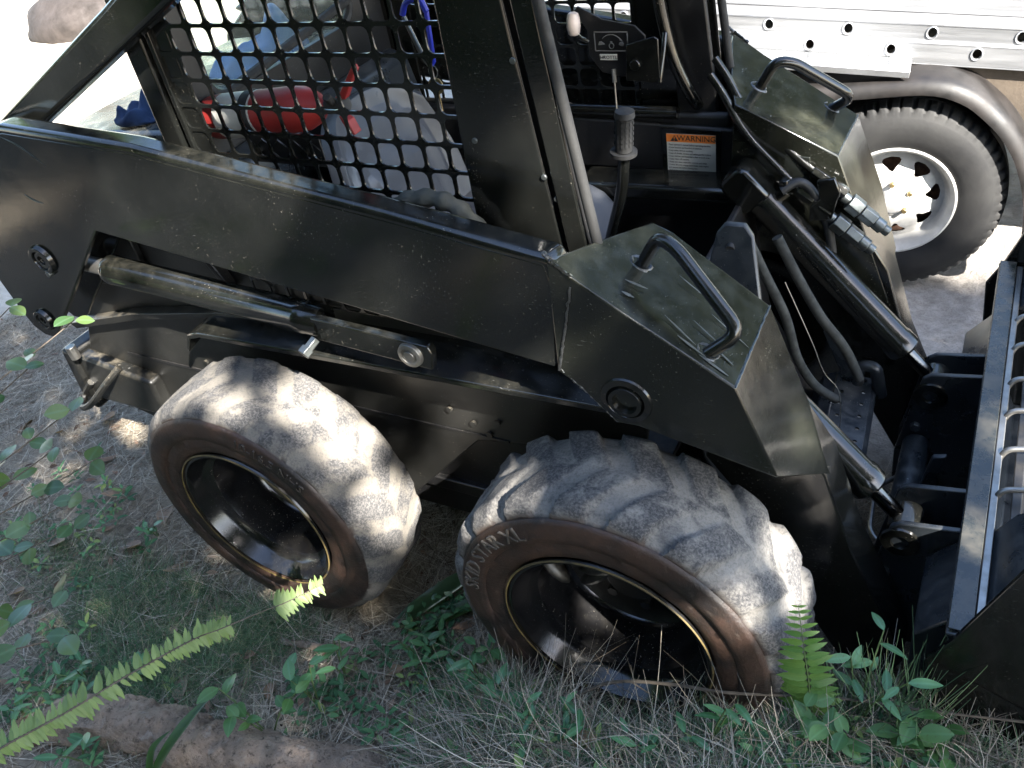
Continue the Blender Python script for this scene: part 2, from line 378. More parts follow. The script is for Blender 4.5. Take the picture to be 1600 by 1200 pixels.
# wheels: lathe with worn diagonal lugs
def tyre(wear):
    N = 420
    prof = [(.075, .205), (.03, .212), (.006, .222), (-.006, .238), (-.012, .262), (-.009, .279), (-.014, .283), (-.015, .300), (-.012, .328), (-.008, .337), (-.003, .338), (-.001, .343), (.006, .352), (.018, .362)]
    K = 26
    for i in range(K+1): prof.append((.028 + (.205-.028)*i/K, .374 - .006*abs(2*i/K-1)**2))
    prof += [(.214, .362), (.224, .345), (.230, .30), (.226, .26), (.215, .23), (.19, .212), (.16, .205)]
    lug = []; side = []
    NL = 19
    def fn(t, a, r):
        s = 1.0 if .338 < r < .341 or r < .338 else 0.0
        lg = 0
        if r > .341 and a < .222:
            u = (a - .115)/.1; c = t*NL/(2*pi) + (.5 if u > 0 else 0) - .62*abs(u)**.8 
            f = c - math.floor(c); prn = noise.noise(Vector((cos(t)*9, sin(t)*9, a*25)))
            e = .5 - abs(f-.5); lg = sst(.165, .225, e + .045*prn)*sst(-.05, .12, abs(u))
            edge = sst(.35, 1.0, abs(u))
            r += (lg-.5)*.017*wear*(.35+.75*edge) + .0035*noise.noise(Vector((cos(t)*7, sin(t)*7, a*14)))
            if a > .19 or a < .02: r += (lg-.5)*.006*wear
        elif r <= .341 and r > .235:
            a += .0016*noise.noise(Vector((cos(t)*6, sin(t)*6, r*40)))
        lug.append(lg); side.append(1.0 if (r < .3395 and a < .02) else 0.0)
        return a, r
    mb = MB(); mb.lathe(prof, (0, 0, 0), n=N, fn=fn); mb.a = {'lug': lug, 'side': side}; return mb
def rim():
    mb = MB()
    mb.lathe([(-.002, .2265), (-.008, .224), (-.008, .218), (.004, .2125), (.030, .206), (.042, .197), (.05, .182), (.075, .176), (.15, .174), (.170, .166), (.182, .15), (.186, .11), (.183, .06), (.178, .0), (.195, .0), (.20, .15), (.21, .18), (.23, .215)], (0, 0, 0), n=72)
    return mb
fr_t = tyre(.8).build('tyre', 'tyre_dusty', smooth=60, norm=True); rr_t = tyre(.22).build('tyre', 'tyre_worn', smooth=60, norm=True)
rm = rim().build('rim', 'rim_black', smooth=40)
yl = MB().lathe([(-.0125, .2268), (-.0135, .2290), (-.0115, .2312), (-.0095, .2292)], (0, 0, 0), n=96, closed=True).build('bead_line', 'yellow_line')
hubm = MB().lathe([(.135, 0), (.135, .05), (.145, .062), (.17, .066), (.184, .09)], (0, 0, 0), n=40)
for k in range(8):
    t = k*pi/4+.2; hubm.cyl((.105*cos(t), .16, .105*sin(t)), (.105*cos(t), .187, .105*sin(t)), .013, 6)
hubm.lathe([(.1765, .05), (.1815, .105), (.1775, .148), (.166, .1655)], (0, 0, 0), n=40); hb = hubm.build('hub', 'dusty_paint')
def arc_text(body, size, r, a0, step=None):                     # raised letters round the sidewall, read from outside
    def tf(x, y, z):
        t = a0 - x/r; rr = r + y; return (rr*cos(t), -.0135 - z, rr*sin(t))
    return text_mb(body, size, tf, .0032)
tx1 = arc_text('SKID STAR XL', .049, .309, rad(146)).build('lettering', 'letter_rubber', smooth=0)
tx2 = arc_text('10-16.5 NHS', .038, .309, rad(58)).build('lettering', 'letter_faded', smooth=0)
first = {}
def wheel(x, y, front, far):
    wl = empty('wheel', (x, y, HUB), L)
    if far: wl.rotation_euler = (0, 0, pi)
    for src in ((fr_t if front else rr_t), rm, yl, hb, (tx1 if front else tx2)):
        if src.name in first: o = src.copy(); C.objects.link(o)
        else: o = src; first[src.name] = 1
        o.parent = wl
        if not front and src in (rm, yl, hb): o.rotation_euler = (0, .7, 0)
    return wl
wheel(WB, 0, True, False)['label'] = 'front wheel with thick dusty lugs and cracked brown sidewall'
wheel(0, 0, False, False)['label'] = 'rear wheel with nearly smooth pale tread'
wheel(WB, YC, True, True); wheel(0, YC, False, True)
# leaf-choked stones stuck in the front rim well
mb = MB()
for (a, rr, yy, s1, s2, s3, ry) in ((2.55, .165, .06, .052, .02, .014, .9), (1.9, .10, .095, .075, .018, .022, -.55), (2.5, .075, .10, .055, .02, .014, -.75)):
    m = Matrix.Rotation(ry, 4, 'Y'); c = Vector((rr*cos(a), yy, rr*sin(a))); rings = []
    for i in range(7):
        q = -1+2*i/6; rad_ = math.sqrt(max(0.02, 1-q*q))
        rings.append([c + m @ Vector((q*s1, rad_*s2*cos(2*pi*k/8)*(1+.2*noise.noise(Vector((k, i, a)))), rad_*s3*sin(2*pi*k/8))) for k in range(8)])
    mb.loft(rings)
o = mb.build('caked_mud', 'dusty_paint', smooth=50); o.location = (WB, 0, HUB); o.parent = L

def both(fn):
    for flip in (None, YC): fn(flip, flip is not None)

# chassis
side = [(-.70, 1.06), (-.74, .80), (-.90, .53), (-.95, .40), (-.90, .32), (-.70, .275), (-.2, .25), (.25, .25), (.31, .31), (.53, .54), (.82, .60), (.95, .56), (.98, .75), (.98, .98), (.9, 1.03), (.2, 1.06)]
def body(f, far):
    b = MB().prism(side, .30, .318).build('side_panel', 'dusty_paint', L, .004, flip=f)
    lo = MB().prism([(.20, .20), (.85, .20), (1.0, .30), (1.02, .56), (.80, .62), (.50, .56), (.2, .3)], .335, .36).build('chain_case', 'dark_inner', L, .004, flip=f)
    MB().prism([(-.70, .555), (.22, .556), (.62, .560), (.62, .566), (.22, .563), (-.70, .566)], .2965, .302).build('panel_seam', 'dark_inner', b, 0, flip=f)
    MB().prism([(-.83, .655), (-.50, .745), (-.14, .815), (.35, .80), (.35, .812), (-.14, .83), (-.52, .762), (-.85, .672)], .262, .30).build('body_flange', 'dusty_paint', L, .002, flip=f)
    # ledge over the tyres
    m = MB(); pts = [(-.255, .742), (-.228, .79), (-.185, .803), (-.03, .806), (.30, .815), (.93, .832)]
    ins = [(-.23, .785), (-.20, .812), (-.16, .828), (0, .842), (.30, .85), (.93, .862)]
    rows = [[(x, .200, z-.016) for x, z in pts], [(x, .200, z) for x, z in pts], [(x, .31, z) for x, z in ins], [(x, .31, z-.016) for x, z in ins]]
    m.loft([[r[i] for r in rows] for i in range(len(pts))]); m.build('mudguard_ledge', 'black_paint', L, .003, flip=f)
    for x, z in ((.53, .60), (.60, .62), (.57, .575), (-.35, .60), (.47, .63)):
        MB().cyl((x, .302, z), (x, .293, z), .008, 8).build('bolt', 'dusty_paint', b, 0, flip=f)
both(body)
mb = MB()
mb.box((-.86, .318, .30), (.98, 1.072, .34))
mb.box((-.10, .318, .34), (-.07, 1.072, 1.26))
mb.build('belly_pan', 'dark_inner', L, .004)
# rear bumper block, tow loop
mb = MB(); mb.prism([(-.97, .36), (-.60, .36), (-.60, .50), (-.90, .545), (-.97, .50)], .255, .305); mb.prism([(-.985, .34), (-.93, .32), (-.90, .56), (-.95, .57)], .24, .62)
mb.build('rear_bumper', 'dusty_paint', L, .012)
mb = MB().tube(spline([(-.72, .26, .53), (-.76, .22, .49), (-.85, .19, .41), (-.93, .20, .37), (-.95, .24, .39), (-.90, .25, .44)], 5), .011, 8); mb.build('tow_loop', 'dusty_paint', L)
mb = MB().cyl((-.87, .235, .555), (-.87, .235, .60), .016, 8); mb.build('bolt', 'bare_steel', L, .002)
# engine cover behind the cab
mb = MB(); mb.prism([(-.10, .95), (-.10, 1.275), (-.35, 1.265), (-.60, 1.245), (-.645, 1.225), (-.70, 1.12), (-.76, .80), (-.86, .5), (-.80, .4)], .335, 1.055)
mb.build('engine_cover', 'hood_paint', L, .022, segs=4)
mb = MB().prism([(-.40, 1.05), (-.74, .95), (-.76, .82), (-.40, .86)], .28, .30); mb.build('hinge_plate', 'dusty_paint', L, .004)

# loader arms
def arm(f, far):
    lab = None
    bar = [(-.78, 1.21), (-.61, 1.33), (-.455, 1.362), (-.05, 1.336), (.273, 1.288), (.561, 1.246), (.885, 1.192), (.905, 1.15), (.868, .953), (.853, .956), (.336, 1.026), (-.295, 1.116), (-.36, 1.06), (-1.10, 1.06)]
    A = MB().prism(bar[:12]+[(-.36, 1.12), (-.80, 1.16)], .15, .207).build('loader_arm', 'black_paint', L, .013, flip=f, segs=4)
    knee = [(-.30, 1.112), (-.564, .874), (-.681, .772), (-.715, .738), (-.748, .720), (-.785, .722), (-.818, .748), (-.833, .80), (-.85, .911), (-.90, 1.0), (-.87, 1.10), (-.79, 1.20), (-.615, 1.317), (-.455, 1.346), (-.05, 1.320), (.273, 1.272), (.561, 1.230), (.872, 1.178), (.888, 1.12), (.862, .956), (.336, 1.0275)]
    MB().prism(knee, .1492, .166).build('arm_side_plate', 'black_paint', A, .004, flip=f)
    MB().prism([(x+.012, z) for x, z in knee[:9]]+[(-.88, 1.0), (-.80, 1.15), (-.4, 1.2)], .245, .257).build('arm_knee_plate', 'black_paint', A, .003, flip=f)
    for (x, z, r) in ((-.575, 1.0, .042), (-.735, .785, .034)):
        m = MB().lathe([(.0, .002), (.0, r*.3), (-.008, r*.3), (-.008, r*.55), (-.004, r*.6), (-.012, r*.65), (-.012, r*.9), (0.0, r)], (x, .1495, z), n=28); m.build('pivot_boss', 'black_paint', A, .001, flip=f)
    MB().cyl((-.572, .154, .962), (-.572, .136, .962), .009, 6).build('bolt', 'zinc', A, .001, flip=f)
    # wide front cover of the arm
    o = [(.868, .951), (.90, 1.178), (.955, 1.137), (1.196, .986), (1.27, .799), (1.02, .853), (.976, .852), (.913, .920)]
    m = MB(); V = {}
    m.v = [(.868, .1465, .951), (.880, .1465, 1.190), (.955, .1465, 1.137), (1.196, .1465, .986), (1.27, .1465, .799), (1.02, .1465, .853), (.976, .1465, .852), (.913, .1465, .920),
           (.930, .33, 1.141), (.963, .42, 1.118), (1.00, .42, 1.103), (1.193, .385, .990), (1.345, .38, .598), (1.331, .28, .70), (1.05, .30, .80), (.95, .30, .90), (.90, .21, 1.14), (1.10, .40, .70), (.95, .40, .95)]
    m.f = [(0, 1, 2, 3, 4, 5, 6, 7), (1, 8, 2), (2, 8, 9, 10, 11, 3), (3, 11, 12, 13, 4), (4, 13, 14, 5), (5, 14, 15, 6), (6, 15, 7), (7, 15, 0), (0, 15, 18, 16), (0, 16, 1), (1, 16, 8), (8, 16, 18, 9), (9, 18, 10), (10, 18, 17, 11), (11, 17, 12), (13, 12, 17, 14), (14, 17, 18, 15)]
    T = m.build('arm_cover', 'olive_sheen_paint', A, .0035, flip=f, smooth=25)
    leg = [(1.12, .83), (1.25, .82), (1.331, .695), (1.398, .49), (1.496, .273), (1.525, .19), (1.50, .11), (1.42, .10), (1.34, .24), (1.22, .52), (1.10, .68)]
    MB().prism(leg, .278, .379).build('lower_arm', 'black_paint', A, .004, flip=f)
    m = MB().lathe([(.0, .050), (-.004, .048), (-.006, .037), (-.002, .033), (-.010, .0315), (-.0105, .024), (.0, .0225), (.03, .021), (.03, .001)], (.999, .1465, .912), n=36)
    m.build('pin_boss', 'black_paint', A, 0, flip=f)
    h = fillet([(.985, .292, 1.100), (1.022, .290, 1.168), (1.06, .272, 1.160), (1.188, .205, 1.055), (1.133, .185, 1.012)], .03)
    H = MB().tube(h, .0125, 14).build('handle', 'black_paint', A, flip=f)
    for p in ((.985, .292, 1.107), (1.136, .186, 1.018)):
        m = MB(); m.tube([(p[0]+.0165*cos(t)*(1+.15*sin(5*t)), p[1]+.0165*sin(t), p[2]-.0095*cos(t)) for t in [2*pi*k/16 for k in range(17)]], .0042, 6); m.build('weld_bead', 'weld', H, flip=f)
    # weld seams
    def seam(a, b, r=.003, n=26, mat='weld'):
        a, b = Vector(a), Vector(b); pts = []
        for k in range(n+1):
            t = k/n; pts.append(a.lerp(b, t) + Vector((noise.noise(Vector((k*.7, a.x*9, 0))), noise.noise(Vector((k*.7, 3, a.z*9)))*.4, noise.noise(Vector((k*.7, 7, 1)))))*.0022)
        MB().tube(pts, [r*(.55+.6*abs(noise.noise(Vector((k*1.3, r*100, a.x))))) for k in range(n+1)], 6).build('weld_bead', mat, T, flip=f)
    seam((.918, .1455, 1.142), (.873, .1455, .955), .0034)
    seam((.874, .150, .957), (.915, .150, .919), .006, 14); seam((.913, .150, .920), (.976, .150, .853), .004, 18)
    seam((.872, .152, 1.200), (.885, .150, 1.188), .007, 8); seam((.885, .148, 1.189), (.921, .147, 1.160), .006, 14, 'black_paint')
    seam((1.196, .147, .9865), (1.193, .384, .9905), .0022, 30, 'zinc')
both(arm)
# scuffs on the near arm: shallow bright gouges
for pts in ([(-.62, .150, 1.245), (-.60, .1495, 1.236), (-.575, .1495, 1.232)], [(-.47, .1495, 1.335), (-.415, .1495, 1.315), (-.355, .1495, 1.27)], [(-.50, .1495, 1.19), (-.47, .1495, 1.175), (-.44, .1495, 1.171)]):
    p = spline(pts, 5); MB().tube(p, [.0006+.0022*sin(pi*i/(len(p)-1)) for i in range(len(p))], 5).build('scratch', 'zinc', L)

for (x, y, dx, dy, wd) in ((.985, .22, .035, .012, .006), (.99, .19, .02, .004, .007), (1.06, .20, .06, -.02, .004), (1.10, .23, .05, -.015, .003), (1.09, .175, .05, -.006, .005), (1.12, .27, .07, -.02, .003), (1.13, .165, .05, -.004, .005), (1.05, .31, .05, -.01, .003), (1.15, .20, .03, -.01, .004)):
    def pz(x, y): return 1.137-.6266*(x-.955)+.0035*(y-.1465)/.24+.0012
    m = MB(); n = 8
    for i in range(n+1):
        t = i/n; ww = wd*.5*sin(pi*(.08+.84*t))*(1+.5*noise.noise(Vector((i, x*50, 2)))); cx, cy = x+dx*t, y+dy*t
        m.v += [(cx, cy-ww, pz(cx, cy-ww)), (cx, cy+ww, pz(cx, cy+ww))]
    m.f = [(2*i, 2*i+1, 2*i+3, 2*i+2) for i in range(n)]; m.build('scuff', 'scuff_grey', L, smooth=0)
# lift cylinders
def lift(f, far):
    a = Vector((-.40, .20, .963)); b = Vector((.27, .20, .920)); d = (b-a).normalized()
    m = MB().lathe([(-.012, .0), (-.012, .030), (0, .037), (.012, .0385), (.016, .037), (.60, .037), (.603, .0385), (.628, .0385), (.631, .037), ((b-a).length, .037), ((b-a).length, 0)], a, d, 32)
    cy = m.build('lift_cylinder', 'black_paint', L, flip=f)
    MB().cyl(a-d*.10, a-d*.005, .021, 20).build('rod', 'bare_steel', cy, .002, flip=f)
    MB().prism([(.262, .950), (.562, .930), (.570, .91), (.560, .868), (.262, .890)], .168, .190).build('link_bar', 'black_paint', cy, .004, flip=f)
    MB().lathe([(0, .030), (-.008, .028), (-.010, .020), (-.004, .018), (-.004, .013), (-.010, .012), (-.010, .0)], (.516, .168, .902), n=28).build('pin', 'bare_steel', cy, .001, flip=f)
    MB().cyl((.262, .165, .895), (.255, .140, .884), .012, 6).cyl((.255, .142, .885), (.25, .126, .878), .016, 6).build('fitting', 'zinc', cy, .001, flip=f)
both(lift)
# hydraulic lines and struts in the dark bay behind the lift cylinder
for pts, r, m in (([(-.45, .27, 1.03), (-.1, .275, 1.03), (.15, .28, .98), (.5, .28, .95)], .010, 'hose'), ([(.02, .26, .985), (.04, .24, 1.01), (.07, .24, 1.0), (.09, .26, .96)], .014, 'hose'), ([(.30, .25, .965), (.33, .23, .99), (.37, .24, .975), (.40, .26, .94)], .012, 'hose')):
    MB().tube(spline(pts, 6), r, 10).build('hydraulic_hose', m, L)
mb = MB().prism([(-.25, 1.06), (-.05, 1.05), (.0, .96), (-.28, .99)], .285, .30); mb.prism([(-.15, 1.0), (-.13, 1.0), (-.08, .90), (-.10, .90)], .27, .30); mb.build('bay_bracket', 'dusty_paint', L, .004)
mb = MB().tube(spline([(-.23, .285, .855), (-.20, .284, .84), (-.14, .284, .838), (-.12, .285, .845)], 4), [.004]+[.010]*11+[.003], 6); mb.build('rag_scrap', 'white_print', L)

# cab: side frames with punched mesh guards, posts, roof
CAB = empty('cab', (0, 0, 0), L)
def cabside(f, far):
    Y0 = .29; p = .0545
    m = MB()
    x0, z0, nxm, nzm = -.0245, 1.525-.0535*12, 13, 19
    for i in range(nxm):
        for j in range(nzm):
            a, b = x0+i*p, z0+j*.0535
            if a+.02 > .668: continue
            m.cell((a, b, min(a+p, .684), b+.0535), rrect(a+.0036, b+.0036, a+p-.0036, b+.0535-.0036, .012, 3), lambda u, v, q: (u, Y0+q, v), .004)
    m.build('mesh_guard', 'black_paint', CAB, 0, flip=f, smooth=30)
    MB().prism([(-.115, .98), (-.055, .98), (-.052, 1.96), (-.112, 1.96)], .285, .33).build('rear_post', 'black_paint', CAB, .006, flip=f)
    MB().prism([(-.055, .98), (-.020, .98), (-.020, 1.96), (-.052, 1.96)], .300, .312).build('rear_flange', 'dusty_paint', CAB, .003, flip=f)
    MB().prism([(-.034, .98), (-.022, .98), (-.022, 1.96), (-.034, 1.96)], .284, .312).prism([(-.022, .98), (.024, .98), (.018, 1.96), (-.022, 1.96)], .2925, .3).build('mesh_frame', 'black_paint', CAB, .002, flip=f)
    MB().prism([(.668, .95), (.862, .95), (.795, 1.56), (.765, 1.96), (.672, 1.96)], .278, .2875).build('front_post', 'black_paint', CAB, .004, flip=f)
    MB().prism([(.80, .95), (.905, .95), (.84, 1.56), (.81, 1.96), (.74, 1.96)], .302, .32).build('post_channel', 'dark_inner', CAB, .004, flip=f)
    MB().prism([(.874, .95), (.912, .95), (.852, 1.56), (.82, 1.96), (.785, 1.96), (.812, 1.56)], .272, .281).build('post_flange', 'black_paint', CAB, .003, flip=f)
    MB().tube([(.918, .278, .95), (.914, .278, 1.14), (.858, .278, 1.56), (.826, .278, 1.96)], .010, 10).build('door_seal', 'rubber_black', CAB, flip=f)
    for x, z in ((.80, 1.47), (.826, 1.27), (.845, 1.23), (.70, 1.33)): MB().cyl((x, .279, z), (x, .2745, z), .0055, 10).build('screw', 'zinc', CAB, .001, flip=f)
    # diagonal brace up to the roof
    MB().prism([(-.64, 1.308), (-.54, 1.275), (.126, 1.578), (.60, 1.795), (.60, 1.90), (-.047, 1.582)], .225, .278).build('diagonal_brace', 'black_paint', CAB, .012, flip=f, segs=3)
    MB().prism([(-.115, .90), (.98, .90), (.98, 1.02), (-.115, 1.06)], .318, .345).build('cab_sill', 'dark_inner', CAB, .006, flip=f)
both(cabside)
mb = MB().prismx([(.27, 1.93), (1.12, 1.93), (1.12, 2.0), (.27, 2.0)], -.14, .84); mb.build('roof', 'black_paint', CAB, .02)
# rear wall with window
m = MB(); m.cell((.318, 1.20, 1.072, 1.95), rrect(.40, 1.325, .95, 1.84, .05, 4), lambda u, v, q: (-.06+q, u, v), .02); m.box((-.06, .318, .9), (-.04, 1.072, 1.20))
m.build('rear_wall', 'dark_inner', CAB, .002)
m = MB(); m.tube([(-.048, y, z) for y, z in rrect(.40, 1.325, .95, 1.84, .05, 4)] + [(-.048, .95, 1.375)], .012, 8); m.build('window_gasket', 'rubber_black', CAB)
MB().box((-.054, .395, 1.32), (-.050, .955, 1.845)).build('rear_window', 'dusty_glass', CAB)
# shelf below the window, floor, front wall, far inner panels
MB().prism([(-.04, 1.22), (.02, 1.20), (.05, 1.06), (.05, .9), (-.04, .9)], .33, 1.06).build('rear_shelf', 'blue_grey_steel', CAB, .015)
MB().box((-.04, .345, .50), (.98, 1.045, .52)).build('floor_plate', 'dusty_paint', CAB, .003)
MB().prism([(.55, .86), (.99, .88), (.99, .915), (.55, .905)], .94, 1.045).build('side_console', 'black_paint', CAB, .01)
MB().box((.45, .985, .52), (.985, 1.005, .86)).build('console_front', 'dark_inner', CAB, .006)
MB().prism([(.30, .92), (.93, .92), (.93, 1.055), (.30, 1.05)], 1.058, 1.085).build('side_liner', 'dark_inner', CAB, .012)
MB().tube([(.30, 1.05, 1.055), (.80, 1.05, 1.057)], .016, 12).build('side_rail', 'black_paint', CAB)
MB().prism([(.0, .52), (.42, .52), (.42, .78), (.0, .80)], .42, .97).build('seat_base', 'dark_inner', CAB, .01)
# seat: moulded back shell and cushion
def shell(cu, w0, h, fn, name, par):
    m = MB(); NU, NV = 22, 20; rows = []
    for i in range(NU+1):
        for j in range(NV+1):
            u = -1+2*i/NU; v = j/NV; m.v.append(fn(u, v))
    for i in range(NU):
        for j in range(NV): a = i*(NV+1)+j; m.f.append((a, a+NV+1, a+NV+2, a+1))
    o = m.build(name, 'seat_vinyl', par, 0, smooth=80); s = o.modifiers.new('s', 'SOLIDIFY'); s.thickness = .04; s.offset = 1; b = o.modifiers.new('b', 'BEVEL'); b.width = .012; b.segments = 3
    return o
SEAT = empty('seat', (0, 0, 0), CAB)
def backf(u, v):
    wd = .235*(1-.35*max(0, v-.5)**1.3*1.6)*(1 - .10*(1-v)); 
    top = 1.0 - .16*abs(u)**3.2
    z = .80 + .42*v*top; y = .695 + u*wd
    x = .20 - .10*v + .075*abs(u)**2.5
    x += .030*sst(.56, .46, abs(u)+.25*max(0, v-.45))*sst(.06, .14, v)*sst(.70, .62, v+.12*u*u) + .022*sst(.80, .72, abs(u)+.2*max(0, v-.6))*sst(.90, .84, v+.10*u*u)
    return (x, y, z)
shell(0, 0, 0, backf, 'seat_back', SEAT)
def cushf(u, v):
    x = .20+.46*v; y = .695+u*(.235+.015*v); z = .80+.035*sst(0, .9, v)+.045*abs(u)**2.5-.06*sst(.85, 1, v)
    z += .012*sst(.62, .5, abs(u))*sst(.1, .2, v)*sst(.9, .8, v); return (x, y, z)
shell(0, 0, 0, cushf, 'seat_cushion', SEAT)
# padded grab bar between the cab and the arm
p = spline([(.462, .252, 1.13), (.482, .252, 1.176), (.54, .252, 1.213), (.607, .252, 1.222), (.66, .252, 1.200), (.70, .252, 1.145), (.715, .252, 1.09)], 8)
MB().tube(p, [.0165+.0028*sin(i*1.25) for i in range(len(p))], 12).build('grab_hoop', 'foam_grip', CAB)
# control lever with ribbed grip
LV = MB().tube(fillet([(.775, .75, 1.085), (.765, .752, 1.0), (.70, .76, .80), (.68, .77, .52)], .08), .0135, 12).build('control_lever', 'black_paint', CAB)
m = MB().lathe([(0, 0), (0, .005), (.0, .021), (-.012, .023), (-.016, .0205)], (.787, .745, 1.19), (.1, 0, 1), 20); m.cyl((.7765, .7485, 1.098), (.7855, .7455, 1.178), .0195, 20); m.lathe([(0, .02), (0, .031), (-.008, .031), (-.008, .015)], (.7757, .749, 1.096), (.1, 0, 1), 24)
for k in range(6):
    for j in range(14):
        t = 2*pi*j/14; z = .012+.0125*k; c = Vector((.7765+.1*z*1.1, .7485-.003*z/.08, 1.098+z)); m.add([c+Vector((cos(t+aa)*.0222, sin(t+aa)*.0222, b)) for aa, b in ((-.14, 0), (.14, 0), (.14, .008), (-.14, .008))], [(0, 1, 2, 3)])
m.build('grip', 'rubber_black', LV)
# throttle quadrant
m = MB().prism([(.600, 1.275), (.60, 1.215), (.63, 1.175), (.68, 1.165), (.74, 1.17), (.745, 1.262), (.72, 1.285), (.64, 1.30), (.58, 1.33), (.57, 1.32)], 1.0, 1.006)
TQ = m.build('throttle_bracket', 'dark_inner', CAB, .001)
MB().prism([(.70, 1.165), (.785, 1.16), (.785, 1.262), (.775, 1.268), (.705, 1.25)], .975, .981).cyl((.728, .982, 1.205), (.728, .965, 1.205), .013, 16).cyl((.784, .976, 1.16), (.784, 1.03, 1.26), .006, 8).build('bracket_plate', 'black_paint', CAB, .002)
m = MB()
for a, b in (((.6165, 1.226), (.7025, 1.2285)), ((.6165, 1.270), (.7025, 1.2725)), ((.6165, 1.226), (.619, 1.2725)), ((.700, 1.226), (.7025, 1.2725))): m.box((a[0], .9985, a[1]), (b[0], .9995, b[1]))
m.tube([(.66+.032*sin(t), .9985, 1.2315+.034*cos(t)) for t in [-.75+1.5*k/12 for k in range(13)]], .0011, 4)
m.prism([(.689, 1.250), (.682, 1.258), (.681, 1.252)], .9982, .9992)
m.prism([(.626, 1.242), (.629, 1.249), (.635, 1.250), (.640, 1.246), (.643, 1.243), (.640, 1.2415), (.627, 1.2405)], .9982, .9992)
m.prism([(.679, 1.243), (.682, 1.248), (.688, 1.249), (.692, 1.244), (.689, 1.238), (.683, 1.239)], .9982, .9992)
m.tube([(.66+.006*cos(t), .9985, 1.239+.0065*sin(t)) for t in [2*pi*k/14 for k in range(15)]], .0011, 4); m.prism([(.657, 1.247), (.663, 1.247), (.663, 1.2495), (.657, 1.2495)], .9982, .9992)
m.build('throttle_decal', 'grey_print', TQ)
MB().box((.628, .9982, 1.2055), (.672, .9995, 1.2195)).build('throttle_tag', 'white_print', TQ)
text_mb('THROTTLE', .0115, lambda x, y, z: (.650+x, .9975-z, 1.2118+y), .0003).build('throttle_text', 'ink', TQ, smooth=0)
MB().tube([(.662, .995, 1.185), (.664, .99, 1.155)], .0055, 8).tube([(.664, .99, 1.155), (.666, .985, 1.06)], .0022, 6).build('throttle_cable', 'bare_steel', TQ)
m = MB().lathe([(-.026, 0), (-.026, .009), (-.022, .0135), (-.006, .0165), (.012, .0155), (.022, .0125), (.026, .006), (.026, 0)], (.583, .965, 1.302), (-.05, .2, 1), 20); m.build('throttle_knob', 'pink_knob', CAB)
MB().tube([(.583, .968, 1.28), (.588, .985, 1.262), (.60, .999, 1.25)], .005, 8).build('knob_lever', 'black_paint', CAB)
# grab tube on the far post
MB().tube(fillet([(.748, 1.045, 1.60), (.765, 1.045, 1.32), (.795, 1.045, 1.185), (.838, 1.06, 1.088), (.845, 1.075, 1.07)], .06), .0155, 12).build('post_grab_bar', 'black_paint', CAB)
# warning label
MB().prism([(.758, .885), (.908, .885), (.912, 1.02), (.758, 1.02)], 1.040, 1.044).build('label_backing', 'black_paint', CAB, .001)
WL = MB().box((.772, 1.0380, .897), (.898, 1.0395, 1.0075)).build('warning_label', 'white_print', CAB)
MB().box((.772, 1.0365, .987), (.898, 1.0378, 1.0075)).build('label_header', 'orange_print', WL)
text_mb('WARNING', .0205, lambda x, y, z: (.850+x, 1.0358-z, .9975+y), .0004).build('label_heading', 'ink', WL, smooth=0)
m = MB().prism([(.783, .9895), (.803, .9895), (.793, 1.005)], 1.0355, 1.0363); m.build('label_triangle', 'ink', WL)
m = MB().box((.792, 1.0348, .995), (.794, 1.0353, 1.002)).box((.792, 1.0348, .9915), (.794, 1.0353, .9935)); m.build('label_exclamation', 'orange_print', WL)
lines = ["Read operator's manual before operating machine.", 'Know location and function of controls.', 'Keep safety devices working.', 'Keep all shields, screens and safety guards in place.', 'Keep children and bystanders clear at work area.', 'Keep riders off machine.', 'Keep unit clean, especially controls and steps.', 'Lower lift arms, engage park brake, stop engine', 'and remove key before leaving seat.', 'Failure to comply could result in', 'death or serious injury.']
m = MB()
for i, s in enumerate(lines):
    zz = .9795 - i*.0078
    t = text_mb(('' if i in (8, 10) else '\u2022 ')+s, .0066, lambda x, y, z: (.775+x, 1.0371-z, zz+y), .0002, .80, 'LEFT'); m.add(t.v, t.f)
m.build('label_text', 'ink', WL, smooth=0)

